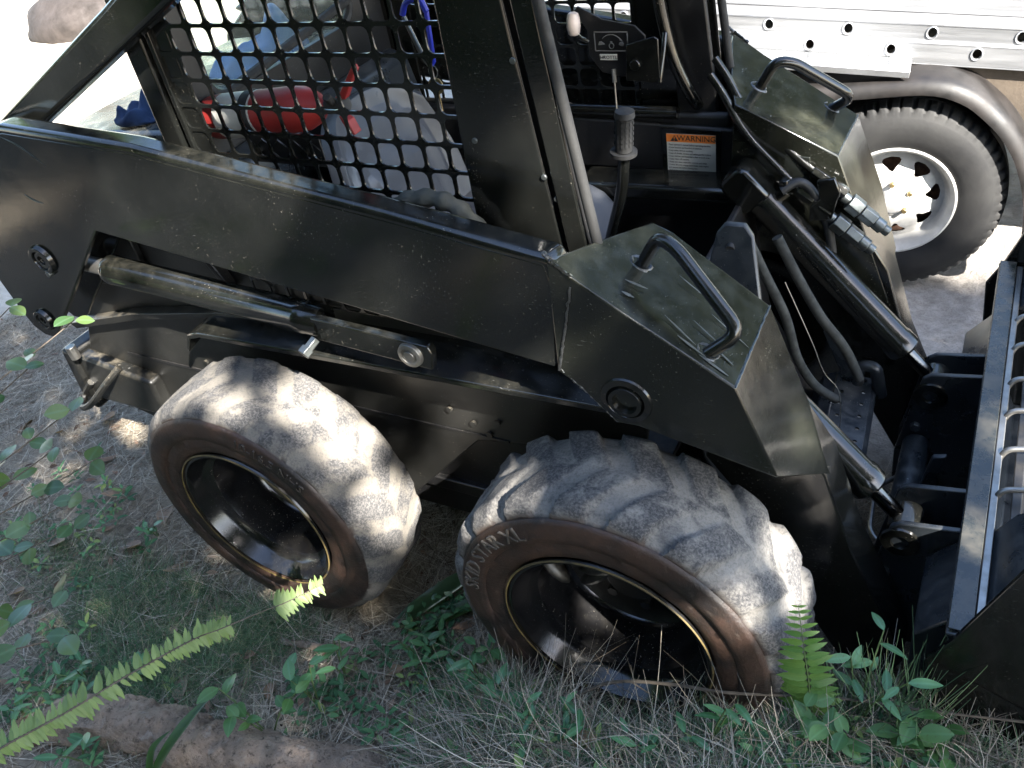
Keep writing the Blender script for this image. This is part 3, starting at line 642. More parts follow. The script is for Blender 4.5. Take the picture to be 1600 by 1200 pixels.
# tilt cylinders in front of the cab, quick-attach and bucket
def tilt(f, far):
    a = Vector((1.0, .45, .94)); b = Vector((1.478, .45, .437)); d = (b-a).normalized(); Ln = (b-a).length; ax = Vector((0, 1, 0))
    m = MB().lathe([(.04, 0), (.04, .034), (.05, .0385), (Ln-.155, .0385), (Ln-.15, .041), (Ln-.12, .041), (Ln-.112, .034), (Ln-.108, .018)], a, d, 32)
    cy = m.build('tilt_cylinder', 'black_paint', L, flip=f)
    MB().cyl(a+d*(Ln-.12), b-d*.012, .0175, 20).build('rod', 'rod_chrome', cy, flip=f)
    MB().cyl(b-ax*.033, b+ax*.033, .034, 24).build('rod_eye', 'black_paint', cy, .004, flip=f)
    n = d.cross(ax).normalized()
    MB().loft([[a+ax*s+d*u+n*v for u, v in ((-.045, -.026), (-.03, -.040), (.055, -.040), (.055, .040), (-.03, .040), (-.045, .026))] for s in (-.042, .042)]).build('clevis', 'black_paint', cy, .008, flip=f)
    MB().cyl(a-ax*.055, a-ax*.04, .027, 24).cyl(a-ax*.06, a-ax*.05, .014, 6).build('clevis_bolt', 'black_paint', cy, .002, flip=f)
    MB().cyl(a+d*.075+n*.03, a+d*.075+n*.062, .016, 6).cyl(a+d*.075+n*.055, a+d*.05+n*.075, .013, 8).build('port_fitting', 'black_paint', cy, .002, flip=f)
    # mounting bracket on the lower frame
    MB().prism([(.93, .90), (.99, .98), (1.05, .97), (1.04, .82), (.98, .70)], .37, .392).build('cylinder_bracket', 'dark_inner', L, .005, flip=f)
    # quick-attach side plates round the rod eye
    pl = [(1.415, .22), (1.452, .47), (1.47, .485), (1.60, .505), (1.60, .12), (1.46, .08), (1.42, .12)]
    Q = MB().prism(pl, .395, .408).build('attach_plate', 'blue_grey_steel', L, .003, flip=f)
    MB().prism([(x, z+.012) for x, z in pl], .495, .508).build('attach_plate', 'blue_grey_steel', L, .003, flip=f)
    MB().lathe([(0, .040), (-.006, .038), (-.006, .018), (.004, .016), (.004, 0)], (1.475, .395, .433), n=28).build('pin_boss', 'black_paint', Q, .001, flip=f)
    if far: MB().lathe([(0, .040), (.006, .038), (.006, .018), (-.004, .016), (-.004, 0)], (1.475, .508, .433), n=28).build('pin_boss', 'black_paint', Q, .001, flip=f)
    if far: MB().cyl((1.455, .507, .33), (1.455, .52, .33), .013, 6).build('bolt', 'zinc', Q, .001, flip=f)
    MB().cyl((1.455, .396, .33), (1.455, .384, .33), .013, 6).build('bolt', 'zinc', Q, .001, flip=f)
    MB().prism([(1.528, .41), (1.606, .515), (1.63, .50), (1.66, .10), (1.54, .06)], .19, .392).build('attach_wedge', 'blue_grey_steel', L, .004, flip=f)
    MB().box((1.588, .40, .44), (1.604, .43, .475)).build('slot', 'ink', Q, flip=f)
both(tilt)
MB().cyl((1.465, .509, .27), (1.465, .881, .27), .033, 28).build('cross_tube', 'blue_grey_steel', L, .002)
mb = MB().prism([(1.49, .30), (1.505, .40), (1.535, .41), (1.525, .34), (1.54, .26), (1.515, .25), (1.51, .30)], .70, .715); mb.build('latch_lever', 'blue_grey_steel', L, .004)
mb = MB().tube(fillet([(1.47, .62, .12), (1.40, .66, .14), (1.39, .80, .16), (1.45, .87, .17), (1.53, .80, .17), (1.53, .66, .15), (1.47, .62, .12)], .03), .006, 8); mb.build('latch_loop', 'bare_steel', L)
# bucket
B = MB().prism([(1.575, .515), (1.612, .522), (1.620, .50), (1.66, .12), (1.70, .03), (2.35, .012), (2.35, .0), (1.68, .005), (1.63, .06), (1.585, .49)], .135, 1.40)
B = B.build('bucket', 'blue_grey_steel', L, .004); B['label'] = 'scraped blue-grey steel bucket with rod grille'
for f in (None, YC+.145):
    MB().prism([(1.555, .44), (1.59, .52), (1.66, .745), (1.80, .76), (2.35, .16), (2.35, .02), (1.68, .02), (1.57, .30)], .118, .134).build('bucket_side', 'black_paint', B, .004, flip=f)
mb = MB().box((1.578, .14, .5235), (1.618, 1.39, .5275)); mb.build('top_strip', 'hood_paint', B, .0015)
mb = MB().box((1.62, .14, .46), (1.635, 1.39, .515)); mb.build('top_lip', 'bare_steel', B, .002)
for y0, y1 in ((.14, .42), (1.20, 1.39)): MB().prism([(1.635, .50), (1.665, .56), (1.70, .59), (1.70, .57), (1.65, .50)], y0, y1).build('corner_gusset', 'blue_grey_steel', B, .003)
MB().prism([(1.66, .50), (1.68, .50), (1.74, .10), (1.72, .10)], .42, 1.20).build('inner_plate', 'dark_inner', B, .003)
for k, y in enumerate((1.139, 1.017, .88, .765, .637, .513)):
    MB().tube(fillet([(1.630, y-.02, .43), (1.628, y-.012, .50), (1.640, y, .525), (1.70, y+.012, .532), (1.95, y+.03, .54), (2.05, y+.04, .40)], .02), .0065, 10).build('grille_rod', 'bare_steel', B)
MB().tube([(1.80, .45, .535), (1.80, 1.18, .535)], .007, 8).build('grille_rod', 'bare_steel', B)

# foot step plate with drain holes
def tfs(u, v, q):
    o = Vector((1.262, .695, .385)); U = Vector((.985, .04, -.12)).normalized(); V = Vector((-.06, 1, .05)).normalized(); return o + U*u + V*v - U.cross(V)*q
m = MB()
for i in range(2):
    for j in range(6):
        a, b = .002+i*.044, j*.045
        m.cell((a, b, a+.044, b+.045), circ(a+.022+(.004 if i else -.004), b+.0225+(.008 if i else -.006), .0055, 12), tfs, .005)
st = m.build('foot_step', 'blue_grey_steel', L, 0)
m = MB(); m.loft([[tfs(u, v, q) for u, v, q in ((.09, -.0, 0), (.105, 0, .012), (.11, 0, .10), (.10, 0, .10))], [tfs(u, v, q) for u, v, q in ((.09, .27, 0), (.105, .27, .012), (.11, .27, .10), (.10, .27, .10))]]); m.loft([[tfs(u, v, q) for u, v, q in ((.0, -.0, 0), (-.03, 0, .02), (-.05, 0, .10), (-.04, 0, .10))], [tfs(u, v, q) for u, v, q in ((.0, .27, 0), (-.03, .27, .02), (-.05, .27, .10), (-.04, .27, .10))]])
m.build('step_flange', 'blue_grey_steel', st, .003)
# front sheet: lower front of the chassis, cross member, treadle
MB().prism([(.985, .90), (1.0, .90), (1.06, .55), (1.20, .30), (1.18, .30), (1.04, .55)], .40, .99).build('front_panel', 'dark_inner', L, .004)
tp_ = [(1.045, 1.03), (1.06, 1.05), (1.10, 1.05), (1.118, 1.03), (1.15, .907), (1.20, .60), (1.08, .60), (1.035, .968)]
MB().loft([[(x, .555+o-(1.05-z)*.4, z) for x, z in tp_] for o in (0, .014)]).build('treadle_plate', 'blue_grey_steel', L, .004)
MB().cyl((1.076, .5358, 1.005), (1.076, .546, 1.009), .009, 12).build('treadle_hole', 'ink', L)
MB().tube(fillet([(1.30, .94, .36), (1.30, .94, .45), (1.34, .94, .45), (1.36, .94, .36)], .03), .016, 10).build('step_hook', 'blue_grey_steel', L)
# hoses in the front bay
for nm, pts, r, mt in (('hydraulic_hose', [(1.05, .72, .95), (1.10, .72, .84), (1.15, .73, .72), (1.18, .74, .60), (1.22, .77, .50), (1.27, .80, .44)], .0115, 'hose_sleeve'), ('hydraulic_hose', [(1.10, .84, .86), (1.15, .84, .76), (1.21, .845, .65), (1.27, .855, .56), (1.31, .87, .46)], .0125, 'hose_sleeve'),
                   ('hydraulic_hose', [(1.085, .93, .93), (1.12, .95, .945), (1.155, .955, .915), (1.19, .955, .84), (1.21, .955, .74)], .011, 'hose'), ('hydraulic_hose', [(1.02, .60, .92), (1.06, .62, .80), (1.05, .66, .70), (1.10, .66, .55)], .015, 'hose')):
    MB().tube(spline(pts, 7), r, 12).build(nm, mt, L)
MB().prism([(1.205, .545), (1.236, .54), (1.295, .413), (1.262, .407)], .93, .936).build('hanger_strap', 'blue_grey_steel', L, .002)
MB().tube(spline([(1.16, .66, .86), (1.22, .68, .70), (1.25, .70, .60), (1.285, .72, .53), (1.295, .73, .40)], 6), .0012, 5).build('loose_wire', 'bare_steel', L)
# hard lines with couplers on the far arm
for dy, dz, e in ((0, 0, (1.15, .985, .953)), (-.035, -.025, (1.125, .955, .918))):
    pts = fillet([(.90, 1.03+dy, 1.20+dz), (.93, 1.02+dy, 1.165+dz), (.985, 1.005+dy, 1.075+dz), e], .05)
    MB().tube(pts, .0095, 10).build('hydraulic_line', 'black_paint', L)
    e = Vector(e); d = Vector((.62, -.02, -.40)).normalized()
    q = MB().cyl(e-d*.01, e+d*.035, .015, 6).cyl(e+d*.037, e+d*.052, .0125, 12).cyl(e+d*.052, e+d*.085, .016, 6).build('line_fitting', 'black_paint', L, .0015)
    s = e+d*.095+Vector((0, .0, -.012)); d2 = Vector((.72, -.02, -.55)).normalized()
    q = MB().cyl(s-d2*.02, s, .013, 12).cyl(s, s+d2*.035, .0225, 6).cyl(s+d2*.037, s+d2*.075, .0195, 6).cyl(s+d2*.075, s+d2*.10, .0165, 20).cyl(s+d2*.10, s+d2*.118, .012, 16).build('coupler', 'zinc', L, .002)
MB().loft([[(x, .94, z) for x, z in ((1.16, .955), (1.20, .965), (1.215, .93), (1.20, .86), (1.15, .85), (1.15, .89), (1.17, .91))], [(x, .952, z) for x, z in ((1.16, .955), (1.20, .965), (1.215, .93), (1.20, .86), (1.15, .85), (1.15, .89), (1.17, .91))]]).build('coupler_bracket', 'black_paint', L, .003)
m = MB().prism([(1.0, 1.0), (1.135, .99), (1.14, .90), (1.03, .92)], .985, .990); m.build('coupler_plate', 'hood_paint', L, .001)

# ------------------------------------------------------------------ things in and on the cab
X = tag(empty('fire_extinguisher', (.12, .37, 1.26)), 'red fire extinguisher lying on its side behind the mesh guard', 'extinguisher')
def rel(o, root): o.parent = root; o.matrix_parent_inverse = root.matrix_basis.inverted(); return o
a = Vector((-.040, .375, 1.300)); d = Vector((.345, 0, .038)).normalized()
rel(MB().lathe([(0, 0), (.0, .030), (.006, .043), (.02, .047), (.25, .047), (.285, .044), (.315, .032), (.335, .017), (.345, .014), (.345, 0)], a, d, 32).build('cylinder', 'extinguisher_red'), X)
rel(MB().lathe([(.055, .0474), (.055, .0478), (.165, .0478), (.165, .0474)], a, d, 32).build('paper_label', 'white_print'), X)
rel(MB().lathe([(.135, .048), (.135, .0500), (.16, .0500), (.16, .048)], a, d, 32).build('strap', 'rubber_black'), X)
e = a+d*.345; rel(MB().cyl(e, e+d*.05, .016, 16).cyl(e+d*.02, e+d*.02+Vector((.01, -.03, .03)), .009, 10).build('valve', 'rubber_black', None, .002), X)
rel(MB().loft([[e+d*.03+Vector((0, s, .018)), e+d*.05+Vector((0, s, .03)), e+d*.095+Vector((.0, s, .075)), e+d*.10+Vector((0, s, .065)), e+d*.055+Vector((0, s, .012))] for s in (-.009, .009)]).build('handle', 'extinguisher_red', None, .002), X)
rel(MB().loft([[e+d*.03+Vector((0, s, -.018)), e+d*.05+Vector((0, s, -.03)), e+d*.06+Vector((.0, s, -.06)), e+d*.045+Vector((0, s, -.06))] for s in (-.012, .012)]).build('trigger', 'extinguisher_red', None, .002), X)
m = MB().box((.105, .318, 1.232), (.305, .322, 1.294)); br = m.build('extinguisher_bracket', 'dark_inner', L, .001)
m = MB()
for i in range(9):
    for j in range(2):
        c = Vector((.12+.0215*i, .3165, 1.248+.03*j)); dd = Vector((.011, 0, -.009 if (i+j) % 2 else .009))
        m.loft([[c-dd+Vector(q) for q in ((0, 0, -.002), (0, -.002, 0), (0, 0, .002))], [c+dd+Vector(q) for q in ((0, 0, -.002), (0, -.002, 0), (0, 0, .002))]])
for x in (.135, .26): m.cyl((x, .318, 1.262), (x, .311, 1.262), .009, 6)
m.build('tread_pattern', 'black_paint', br)
K = tag(empty('key_ring', (.59, .335, 1.55)), 'blue carabiner with a brass key hanging inside the mesh guard', 'keys')
cp = [(.585, .335, 1.475), (.568, .335, 1.495), (.565, .335, 1.525), (.578, .335, 1.545), (.605, .335, 1.55), (.615, .335, 1.53)]
rel(MB().tube(spline(cp[2:], 5), .0055, 8).tube([(.615, .335, 1.53), (.608, .335, 1.445), (.60, .335, 1.437)], .0045, 8).build('carabiner', 'blue_plastic'), K)
rel(MB().tube([(.566, .335, 1.522), (.588, .335, 1.455), (.60, .335, 1.437)], .0045, 8).build('gate', 'zinc'), K)
rel(MB().tube([(.603+.009*cos(t), .335, 1.428+.011*sin(t)) for t in [2*pi*k/14 for k in range(15)]], .001, 5).build('split_ring', 'zinc'), K)
kp = [(.603+.0155*cos(t), 1.402+.0155*sin(t)) for t in [rad(-60+300*k/14-0) for k in range(15)]]
rel(MB().prism(circ(.603, 1.402, .0155, 18), .333, .3355).prism([(.599, 1.388), (.607, 1.388), (.607, 1.35), (.603, 1.345), (.599, 1.35)], .333, .3355).build('key', 'brass', None, .0004), K)
def cloth(name, c, sx, sy, amp, seed, mat, label, peak=0):
    m = MB(); n = 26
    for i in range(n+1):
        for j in range(n+1):
            u, v = -1+2*i/n, -1+2*j/n; q = Vector((u*1.3+seed, v*1.3, seed)); rr = max(abs(u), abs(v))
            z = .004+amp*(.55+noise.noise(q*1.4)+.15*abs(noise.noise(q*3.2)))*(1-rr**4) + peak*math.exp(-((u-.3)**2+(v-.4)**2)*6)
            m.v.append((c[0]+sx*(u*math.sqrt(1-v*v*.5)+.06*noise.noise(q+Vector((9, 0, 0)))), c[1]+sy*(v*math.sqrt(1-u*u*.5)+.06*noise.noise(q+Vector((0, 9, 0)))), c[2]+max(.003, z)))
    m.f = [(i*(n+1)+j, (i+1)*(n+1)+j, (i+1)*(n+1)+j+1, i*(n+1)+j+1) for i in range(n) for j in range(n)]
    o = m.build(name, mat, None, smooth=80); s = o.modifiers.new('s', 'SOLIDIFY'); s.thickness = .004
    return tag(o, label, 'cloth')
cloth('crumpled_jeans', (-.33, .425, 1.268), .075, .065, .04, 2.3, 'denim', 'dark blue denim rag bunched on the engine cover beside the cab post', .05)
cloth('pale_rag', (-.27, .80, 1.268), .12, .16, .05, 5.1, 'pale_cloth', 'pale blue rag heaped on the engine cover behind the rear window', .09)

# ------------------------------------------------------------------ trailer
T = tag(empty('utility_trailer', (1.205, 2.0, 0)), 'utility trailer with punched aluminium side rail and white spoked wheel', 'trailer'); T.rotation_euler = (0, rad(5), rad(4.5))
zw = .352; N = 336
def tfn(t, a, r):
    if r > .325 and a < .04:
        f = (t*56/(2*pi)) % 1; r -= (.012 if f < .28 else 0)*sst(.322, .345, r)
    return a, r
W = empty('wheel', (0, 0, zw), T)
MB().lathe([(.05, .185), (.004, .192), (-.004, .2), (-.014, .235), (-.018, .27), (-.012, .305), (-.010, .308), (-.004, .325), (.004, .337), (.012, .343), (.02, .348), (.05, .352), (.053, .346), (.057, .346), (.06, .352), (.10, .354), (.103, .346), (.107, .346), (.11, .354), (.15, .352), (.17, .346), (.19, .32), (.20, .27), (.185, .2), (.15, .185)], (0, 0, 0), n=N, fn=tfn).build('tyre', 'trailer_rubber', W, smooth=35)
RM = MB().lathe([(.0, .202), (-.008, .2), (-.008, .194), (.004, .188), (.012, .180), (.03, .175), (.045, .168), (.05, .160)], (0, 0, 0), n=64).build('rim', 'wheel_white', W)
m = MB()
for k in range(8):
    def tp(u, v, q, k=k):
        t = u + 2*pi*k/8 + .25; dep = .05-.025*sst(.155, .11, v)+.012*sst(.07, .05, v)*0+q; return (v*cos(t), dep, v*sin(t))
    h = pi/8; hole = []
    for ua, va in ((-.13, .148), (0, .151), (.13, .148), (.17, .142), (.16, .134), (.10, .122), (.045, .108), (0, .104), (-.045, .108), (-.10, .122), (-.16, .134), (-.17, .142)): hole.append((ua*1.35, va-.004))
    m.cell((-h, .07, h, .162), hole[::-1], tp, .004, 6)
m.build('spoke_disc', 'wheel_white', RM, smooth=45)
MB().lathe([(.085, 0), (.085, .15), (.09, .165), (.14, .17)], (0, 0, 0), n=40).build('brake_drum', 'rust', W)
m = MB().lathe([(.026, .0705), (.022, .066), (.020, .045), (.014, .040), (-.01, .039), (-.022, .036), (-.03, .028), (-.032, 0)], (0, 0, 0), n=40); m.build('hub_cap', 'wheel_white', RM)
for k in range(5):
    t = 2*pi*k/5+.55; MB().cyl((.057*cos(t), .022, .057*sin(t)), (.057*cos(t), .004, .057*sin(t)), .0095, 6).build('lug_nut', 'brass', RM, .002)
def strip(z0, z1, y, xoff, zh):
    m = MB(); p = .254
    for i in range(-8, 9):
        cx = xoff+p*i; m.cell((cx-p/2, z0, cx+p/2, z1), [(cx+(.012 if cos(q) < 0 else .0135)*cos(q), zh+.0155*sin(q)) for q in [2*pi*k/14 for k in range(14)]], lambda u, v, q: (u, y+q, v), .004)
    return m
RL = strip(.797, .857, .105, -.111, .835).build('side_rail', 'aluminium', T, 0)
strip(.864, .912, .118, .001, .889).build('upper_rail', 'aluminium', T, 0)
m = MB(); m.prismx([(.105, .795), (.109, .801), (.17, .801), (.17, .791), (.105, .791)], -2.15, 2.15); m.prismx([(.105, .855), (.104, .861), (.116, .866), (.122, .866), (.122, .855)], -2.15, 2.15); m.prismx([(.116, .910), (.116, .917), (.24, .923), (.24, .909)], -2.15, 2.15); m.prismx([(.20, .923), (.20, .99), (.208, .99), (.208, .923)], -2.15, 2.15); m.prismx([(.19, .99), (.19, .996), (2.0, .996), (2.0, .99)], -2.15, 2.15)
m.build('rail_flange', 'aluminium', T, .002)
for k in range(17):
    for dx, zz, yy in ((-.111, .835, .103), (.001, .889, .116)):
        cx = dx+.254*(k-8); MB().tube([(cx+.0165*cos(t), yy, zz+.0185*sin(t)) for t in [2*pi*q/16 for q in range(17)]], .002, 5).build('grommet', 'aluminium', T)
MB().prismx([(.13, .60), (.16, .60), (.16, .79), (.13, .79)], -2.15, 2.15).build('frame_beam', 'wood_old', T, .004)
MB().box((-2.1, .35, .70), (2.1, 1.9, .79)).build('bed', 'wood_old', T, .004)
# rounded fender with tread-plate step
prof = [(-1.0, .33), (-.84, .52), (-.66, .645), (-.45, .69), (-.217, .712), (.01, .748), (.125, .731), (.212, .678), (.283, .613), (.344, .524), (.398, .395), (.43, .24)]
pp = [(p.x, p.y) for p in [Vector((x, z, 0)) for x, z in prof]]; pp = [(v.x, v.y) for v in spline([(x, z, 0) for x, z in prof], 4)]
rings = []
for x, z in pp:
    cx, cz = -.15*0+ -.05, .35; n = Vector((x-cx, z-cz)).normalized()
    rings.append([(x+n.x*q, y, z+n.y*q) for y, q in ((-.028, -.004), (-.028, .008), (-.018, .030), (.0, .042), (.03, .046), (.26, .048), (.26, .040), (.03, .038), (.0, .034), (-.012, .024), (-.020, .006), (-.020, -.004))])
MB().loft(rings).build('fender', 'fender_paint', T, 0, smooth=50)
m = MB().box((-.62, -.012, .806), (-.04, .100, .811)); m.box((-.62, -.015, .79), (-.04, -.0118, .811)); st = m.build('step_plate', 'tread_plate', T, .0015)
m = MB()
for i in range(38):
    for j in range(8):
        c = Vector((-.61+.015*i, -.006+.0135*j, .811)); dd = Vector((.005, .004 if (i+j) % 2 else -.004, 0)); nn = Vector((-dd.y, dd.x, 0))*.42
        m.add([c-dd, c+nn, c+dd, c-nn, c+Vector((0, 0, .0016))], [(0, 1, 4), (1, 2, 4), (2, 3, 4), (3, 0, 4)])
tag(m.build('tread_pattern', 'tread_plate', st, 0, smooth=0), kind='stuff')

# ------------------------------------------------------------------ plants
def leaf_mesh(name, l, wd, mat, shape=1.0, curl=.15, fold=.12, n=8, jag=0):
    m = MB()
    for i in range(n+1):
        t = i/n; ww = wd*.5*(sin(pi*min(1, t**shape))**.75)*(1+jag*((i % 2)*2-1)) if 0 < i < n else .0006
        x = l*t; z = -curl*l*t*t
        m.v += [(x, -ww, z+fold*ww), (x, 0, z), (x, ww, z+fold*ww)]
    for i in range(n):
        b = i*3; m.f += [(b, b+3, b+4, b+1), (b+1, b+4, b+5, b+2)]
    me = bpy.data.meshes.new(name); me.from_pydata(m.v, [], m.f); me.materials.append(M[mat]); me.polygons.foreach_set('use_smooth', [True]*len(me.polygons)); return me
LM = {'lance': [leaf_mesh('leaf', .06, .021, 'leaf_green', .85, c) for c in (.1, .3)], 'oval': [leaf_mesh('leaf', .055, .032, 'leaf_green', .9, c) for c in (.05, .25)],
      'round': [leaf_mesh('leaf', .05, .037, 'leaf_olive', 1.0, c, .06) for c in (.05, .2)], 'broad': [leaf_mesh('leaf', .066, .04, 'leaf_broad', .85, c, .2) for c in (.15, .4)]}
def rv(a=1): return Vector((random.uniform(-a, a), random.uniform(-a, a), random.uniform(-a, a)))
def plant(x, y, h, kind, n, size, label, lean=(0, 0), group='low leafy plants in the litter', z=None, sub=3):
    z0 = gh(x, y)-.01 if z is None else z
    r = tag(empty('leafy_plant', (x, y, z0)), label, 'plant', group)
    for sidx in range(sub):
        a = random.uniform(0, 2*pi); sp = random.uniform(.15, .55) if sub > 1 else .1; hh = h*random.uniform(.65, 1.05)
        tip = Vector((cos(a)*sp*hh+lean[0]*hh, sin(a)*sp*hh+lean[1]*hh, hh)); mid = tip*.5+Vector((0, 0, hh*.12))
        pts = spline([(0, 0, 0), mid, tip], 5)
        MB().tube(pts, [.0024-.0012*i/len(pts) for i in range(len(pts))], 5).build('stem', 'stem_green', r)
        k = max(3, n//sub); 
        for i in range(k):
            t = .35+.65*(i+1)/k; p = pts[min(len(pts)-1, int(t*(len(pts)-1)))]
            an = i*2.4+a; out = Vector((cos(an), sin(an), random.uniform(.05, .55))); 
            ob('leaf', random.choice(LM[kind]), r, frame(p, out, Vector((0, 0, 1))+rv(.35), size*random.uniform(.65, 1.15)*(1.0 if i > 0 else .8)))
    return r
NP = [  # x, y, height, leaf, count, size, label
 (.27, -.15, .16, 'lance', 9, 1.0, 'slender weed with pale-veined leaves in front of the gap between the tyres', (0, 0)),
 (.20, -.36, .20, 'broad', 12, .85, 'bushy plant with broad green leaves beside the log end', (.1, .1)),
 (.25, -.24, .17, 'oval', 8, .9, 'small plant of yellow-green leaves above the log end', (.2, 0)),
 (.44, .02, .10, 'lance', 12, .75, 'low weed close to the rear tyre in the gap between tyres', (0, 0)),
 (.36, .05, .09, 'oval', 9, .6, 'tiny weed touching the foot of the rear tyre', (0, 0)),
 (.45, -.04, .12, 'lance', 12, .8, 'weed with drooping leaves midway between both tyres', (0, 0)),
 (.55, -.02, .12, 'lance', 14, .8, 'bright green weed by the lower left edge of the front tyre', (.1, 0)),
 (.62, -.06, .13, 'oval', 14, .85, 'dense light green weed in front of the front tyre sidewall', (.1, 0)),
 (.70, -.10, .17, 'lance', 12, .8, 'weed with star-shaped leaf tips against the front rim', (0, .1)),
 (.60, -.12, .12, 'oval', 12, .8, 'spreading weed with oval leaves before the front tyre', (0, 0)),
 (.78, -.14, .10, 'lance', 10, .8, 'weed with narrow leaves below the front rim', (0, 0)),
 (.39, .12, .08, 'oval', 9, .6, 'shaded seedling under the gap between the tyres', (0, 0)),
 (.95, -.16, .10, 'lance', 9, .8, 'thin weed standing in the dry tangle under the front tyre', (0, 0)),
 (1.10, -.14, .12, 'lance', 10, .8, 'weed with long leaves left of the upright fern', (0, 0)),
 (1.22, -.12, .12, 'lance', 9, .75, 'weed with hanging leaves close left of the upright fern', (0, 0)),
 (1.46, .04, .22, 'lance', 12, .9, 'tall weed behind the upright fern, against the lower arm', (0, .2)),
 (1.53, .03, .12, 'broad', 12, .75, 'broad-leaved plant under the thin twig right of the fern', (0, 0)),
 (1.47, -.04, .12, 'broad', 12, .8, 'glossy broad-leaved plant at the bottom right edge', (0, 0)),
 (1.40, -.03, .10, 'broad', 10, .7, 'dark broad-leaved plant at the foot of the upright fern', (0, 0)),
 (1.60, .0, .10, 'broad', 10, .75, 'broad-leaved plant in the bottom right corner', (0, 0)),
 (-.25, -.34, .09, 'oval', 9, .75, 'small round-leaved weed above the fallen frond', (0, 0)),
 (-.42, -.43, .10, 'lance', 12, .8, 'weed with narrow leaves near the left edge above the frond', (0, 0)),
 (-.30, -.48, .09, 'lance', 10, .8, 'weed half covered by the pale fern frond', (0, 0)),
 (-.22, -.60, .10, 'lance', 9, .8, 'weed under the frond in the bottom left corner', (0, 0)),
 (-.50, -.57, .08, 'lance', 9, .8, 'weed at the left edge beside the frond', (0, 0)),
 (-.66, .06, .07, 'oval', 6, .55, 'tiny seedling left of the rear tyre', (0, 0)),
 (.53, -.26, .09, 'lance', 8, .7, 'small weed beside the sawn end of the log', (0, 0)),
 (.88, -.20, .09, 'lance', 8, .7, 'weed in dry straw at the bottom centre', (0, 0)),
]
for (x, y, h, k, n, s, lb, ln) in NP: plant(x, y, h, k, n, s, lb, ln)
# round-leaved shrub at the left edge
SH = tag(empty('round_leaved_shrub', (-.62, -.98, gh(-.62, -.98))), 'leggy shrub with rounded leaves on thin stems at the left edge', 'shrub')
base = Vector((-.62, -.98, gh(-.62, -.98)-.02))
tips = [(-.439, -.051, 1.009), (-.31, -.15, .93), (-.253, -.143, .818), (-.20, -.24, .80), (-.13, -.30, .72), (-.10, -.34, .69), (-.16, -.21, .74), (-.08, -.47, .76), (.11, -.60, .79), (.11, -.50, .755), (.14, -.55, .70), (-.44, .07, .89), (-.24, -.33, .83)]
for i, tp in enumerate(tips):
    tp = Vector(tp); md = base.lerp(tp, .6)+Vector((-.16, -.05, .12))+rv(.03)
    pts = spline([base, base.lerp(md, .5)+rv(.02), md, tp], 7)
    o = MB().tube(pts, [.004*(1-i2/len(pts))+.0011 for i2 in range(len(pts))], 5).build('stem', 'stem'); rel(o, SH)
    for k in range(9):
        p = pts[-1-min(k//2*2, 8)] if k else tp; an = k*2.3+i
        dd = Vector((cos(an), sin(an), random.uniform(-.2, .5)))
        o = ob('leaf', random.choice(LM['round']), None, frame(p+rv(.006), dd, Vector((.25, -.35, 1))+rv(.4), random.uniform(.75, 1.12))); rel(o, SH)
# fern fronds
lf = [leaf_mesh('leaflet', 1.0, .30, 'leaf_fern', .62, .22, .12, 8, .04), leaf_mesh('leaflet', 1.0, .30, 'leaf_fern', .62, .05, .2, 8, .04)]
lb_ = [leaf_mesh('leaflet', 1.0, .30, 'leaf_fern_bright', .62, .12, .2, 9, .07), leaf_mesh('leaflet', 1.0, .34, 'leaf_fern_bright', .62, .3, .12, 9, .07)]
F = tag(empty('fern_frond', (.316, -.81, gh(.316, -.81))), 'long pale green fern frond reaching in from the bottom left corner', 'fern')
pts = spline([(.32, -.86, .83), (.293, -.765, .773), (.284, -.668, .712), (.284, -.553, .657), (.284, -.424, .587), (.289, -.367, .549), (.319, -.286, .517), (.34, -.235, .496), (.368, -.156, .473)], 8)
rel(MB().tube(pts, [.0022-.0014*i/len(pts) for i in range(len(pts))], 6).build('rachis', 'stem'), F)
rel(MB().tube(spline([(.30, -1.05, gh(.3, -1.05)), (.33, -1.0, .5), (.34, -.93, .8), (.32, -.86, .83)], 6), .0024, 6).build('stalk', 'stem'), F)
vw = Vector((.9, -.25, 1)).normalized()
for i in range(2, len(pts)-1):
    t = i/len(pts)
    if .645 < t < .80: continue
    d = (pts[i+1]-pts[i-1]).normalized(); sd = d.cross(vw).normalized()
    for sub in ((0, .5) if t < .645 else (0, .5)):
        p = pts[i].lerp(pts[i+1], sub); ln = (.036*(1-.35*abs(t-.3)) if t < .645 else .038*(1-(t-.80)*2.4))*random.uniform(.7, 1.1)
        for sgn in (-1, 1):
            if random.random() < .14: continue
            dr = (sd*sgn + d*random.uniform(.25, .6) + rv(.12)); 
            if sgn > 0 and t < .645: dr += Vector((0, 0, -.35)); 
            rel(ob('leaflet', random.choice(lf), None, frame(p, dr, vw+rv(.25), ln*random.uniform(.85, 1.1))), F)
F2 = tag(empty('upright_fern', (1.385, 0, gh(1.385, 0))), 'small bright green fern standing upright beside the front tyre', 'fern')
pts = spline([(1.385, .0, gh(1.385, 0)-.02), (1.378, .005, .40), (1.36, .012, .52), (1.342, .02, .635)], 13)
rel(MB().tube(pts, [.0022-.0016*i/len(pts) for i in range(len(pts))], 6).build('rachis', 'stem_green'), F2)
toc = (Vector(cam.location)-pts[20]).normalized()
fn_ = Vector((.15, -.75, .6)).normalized()
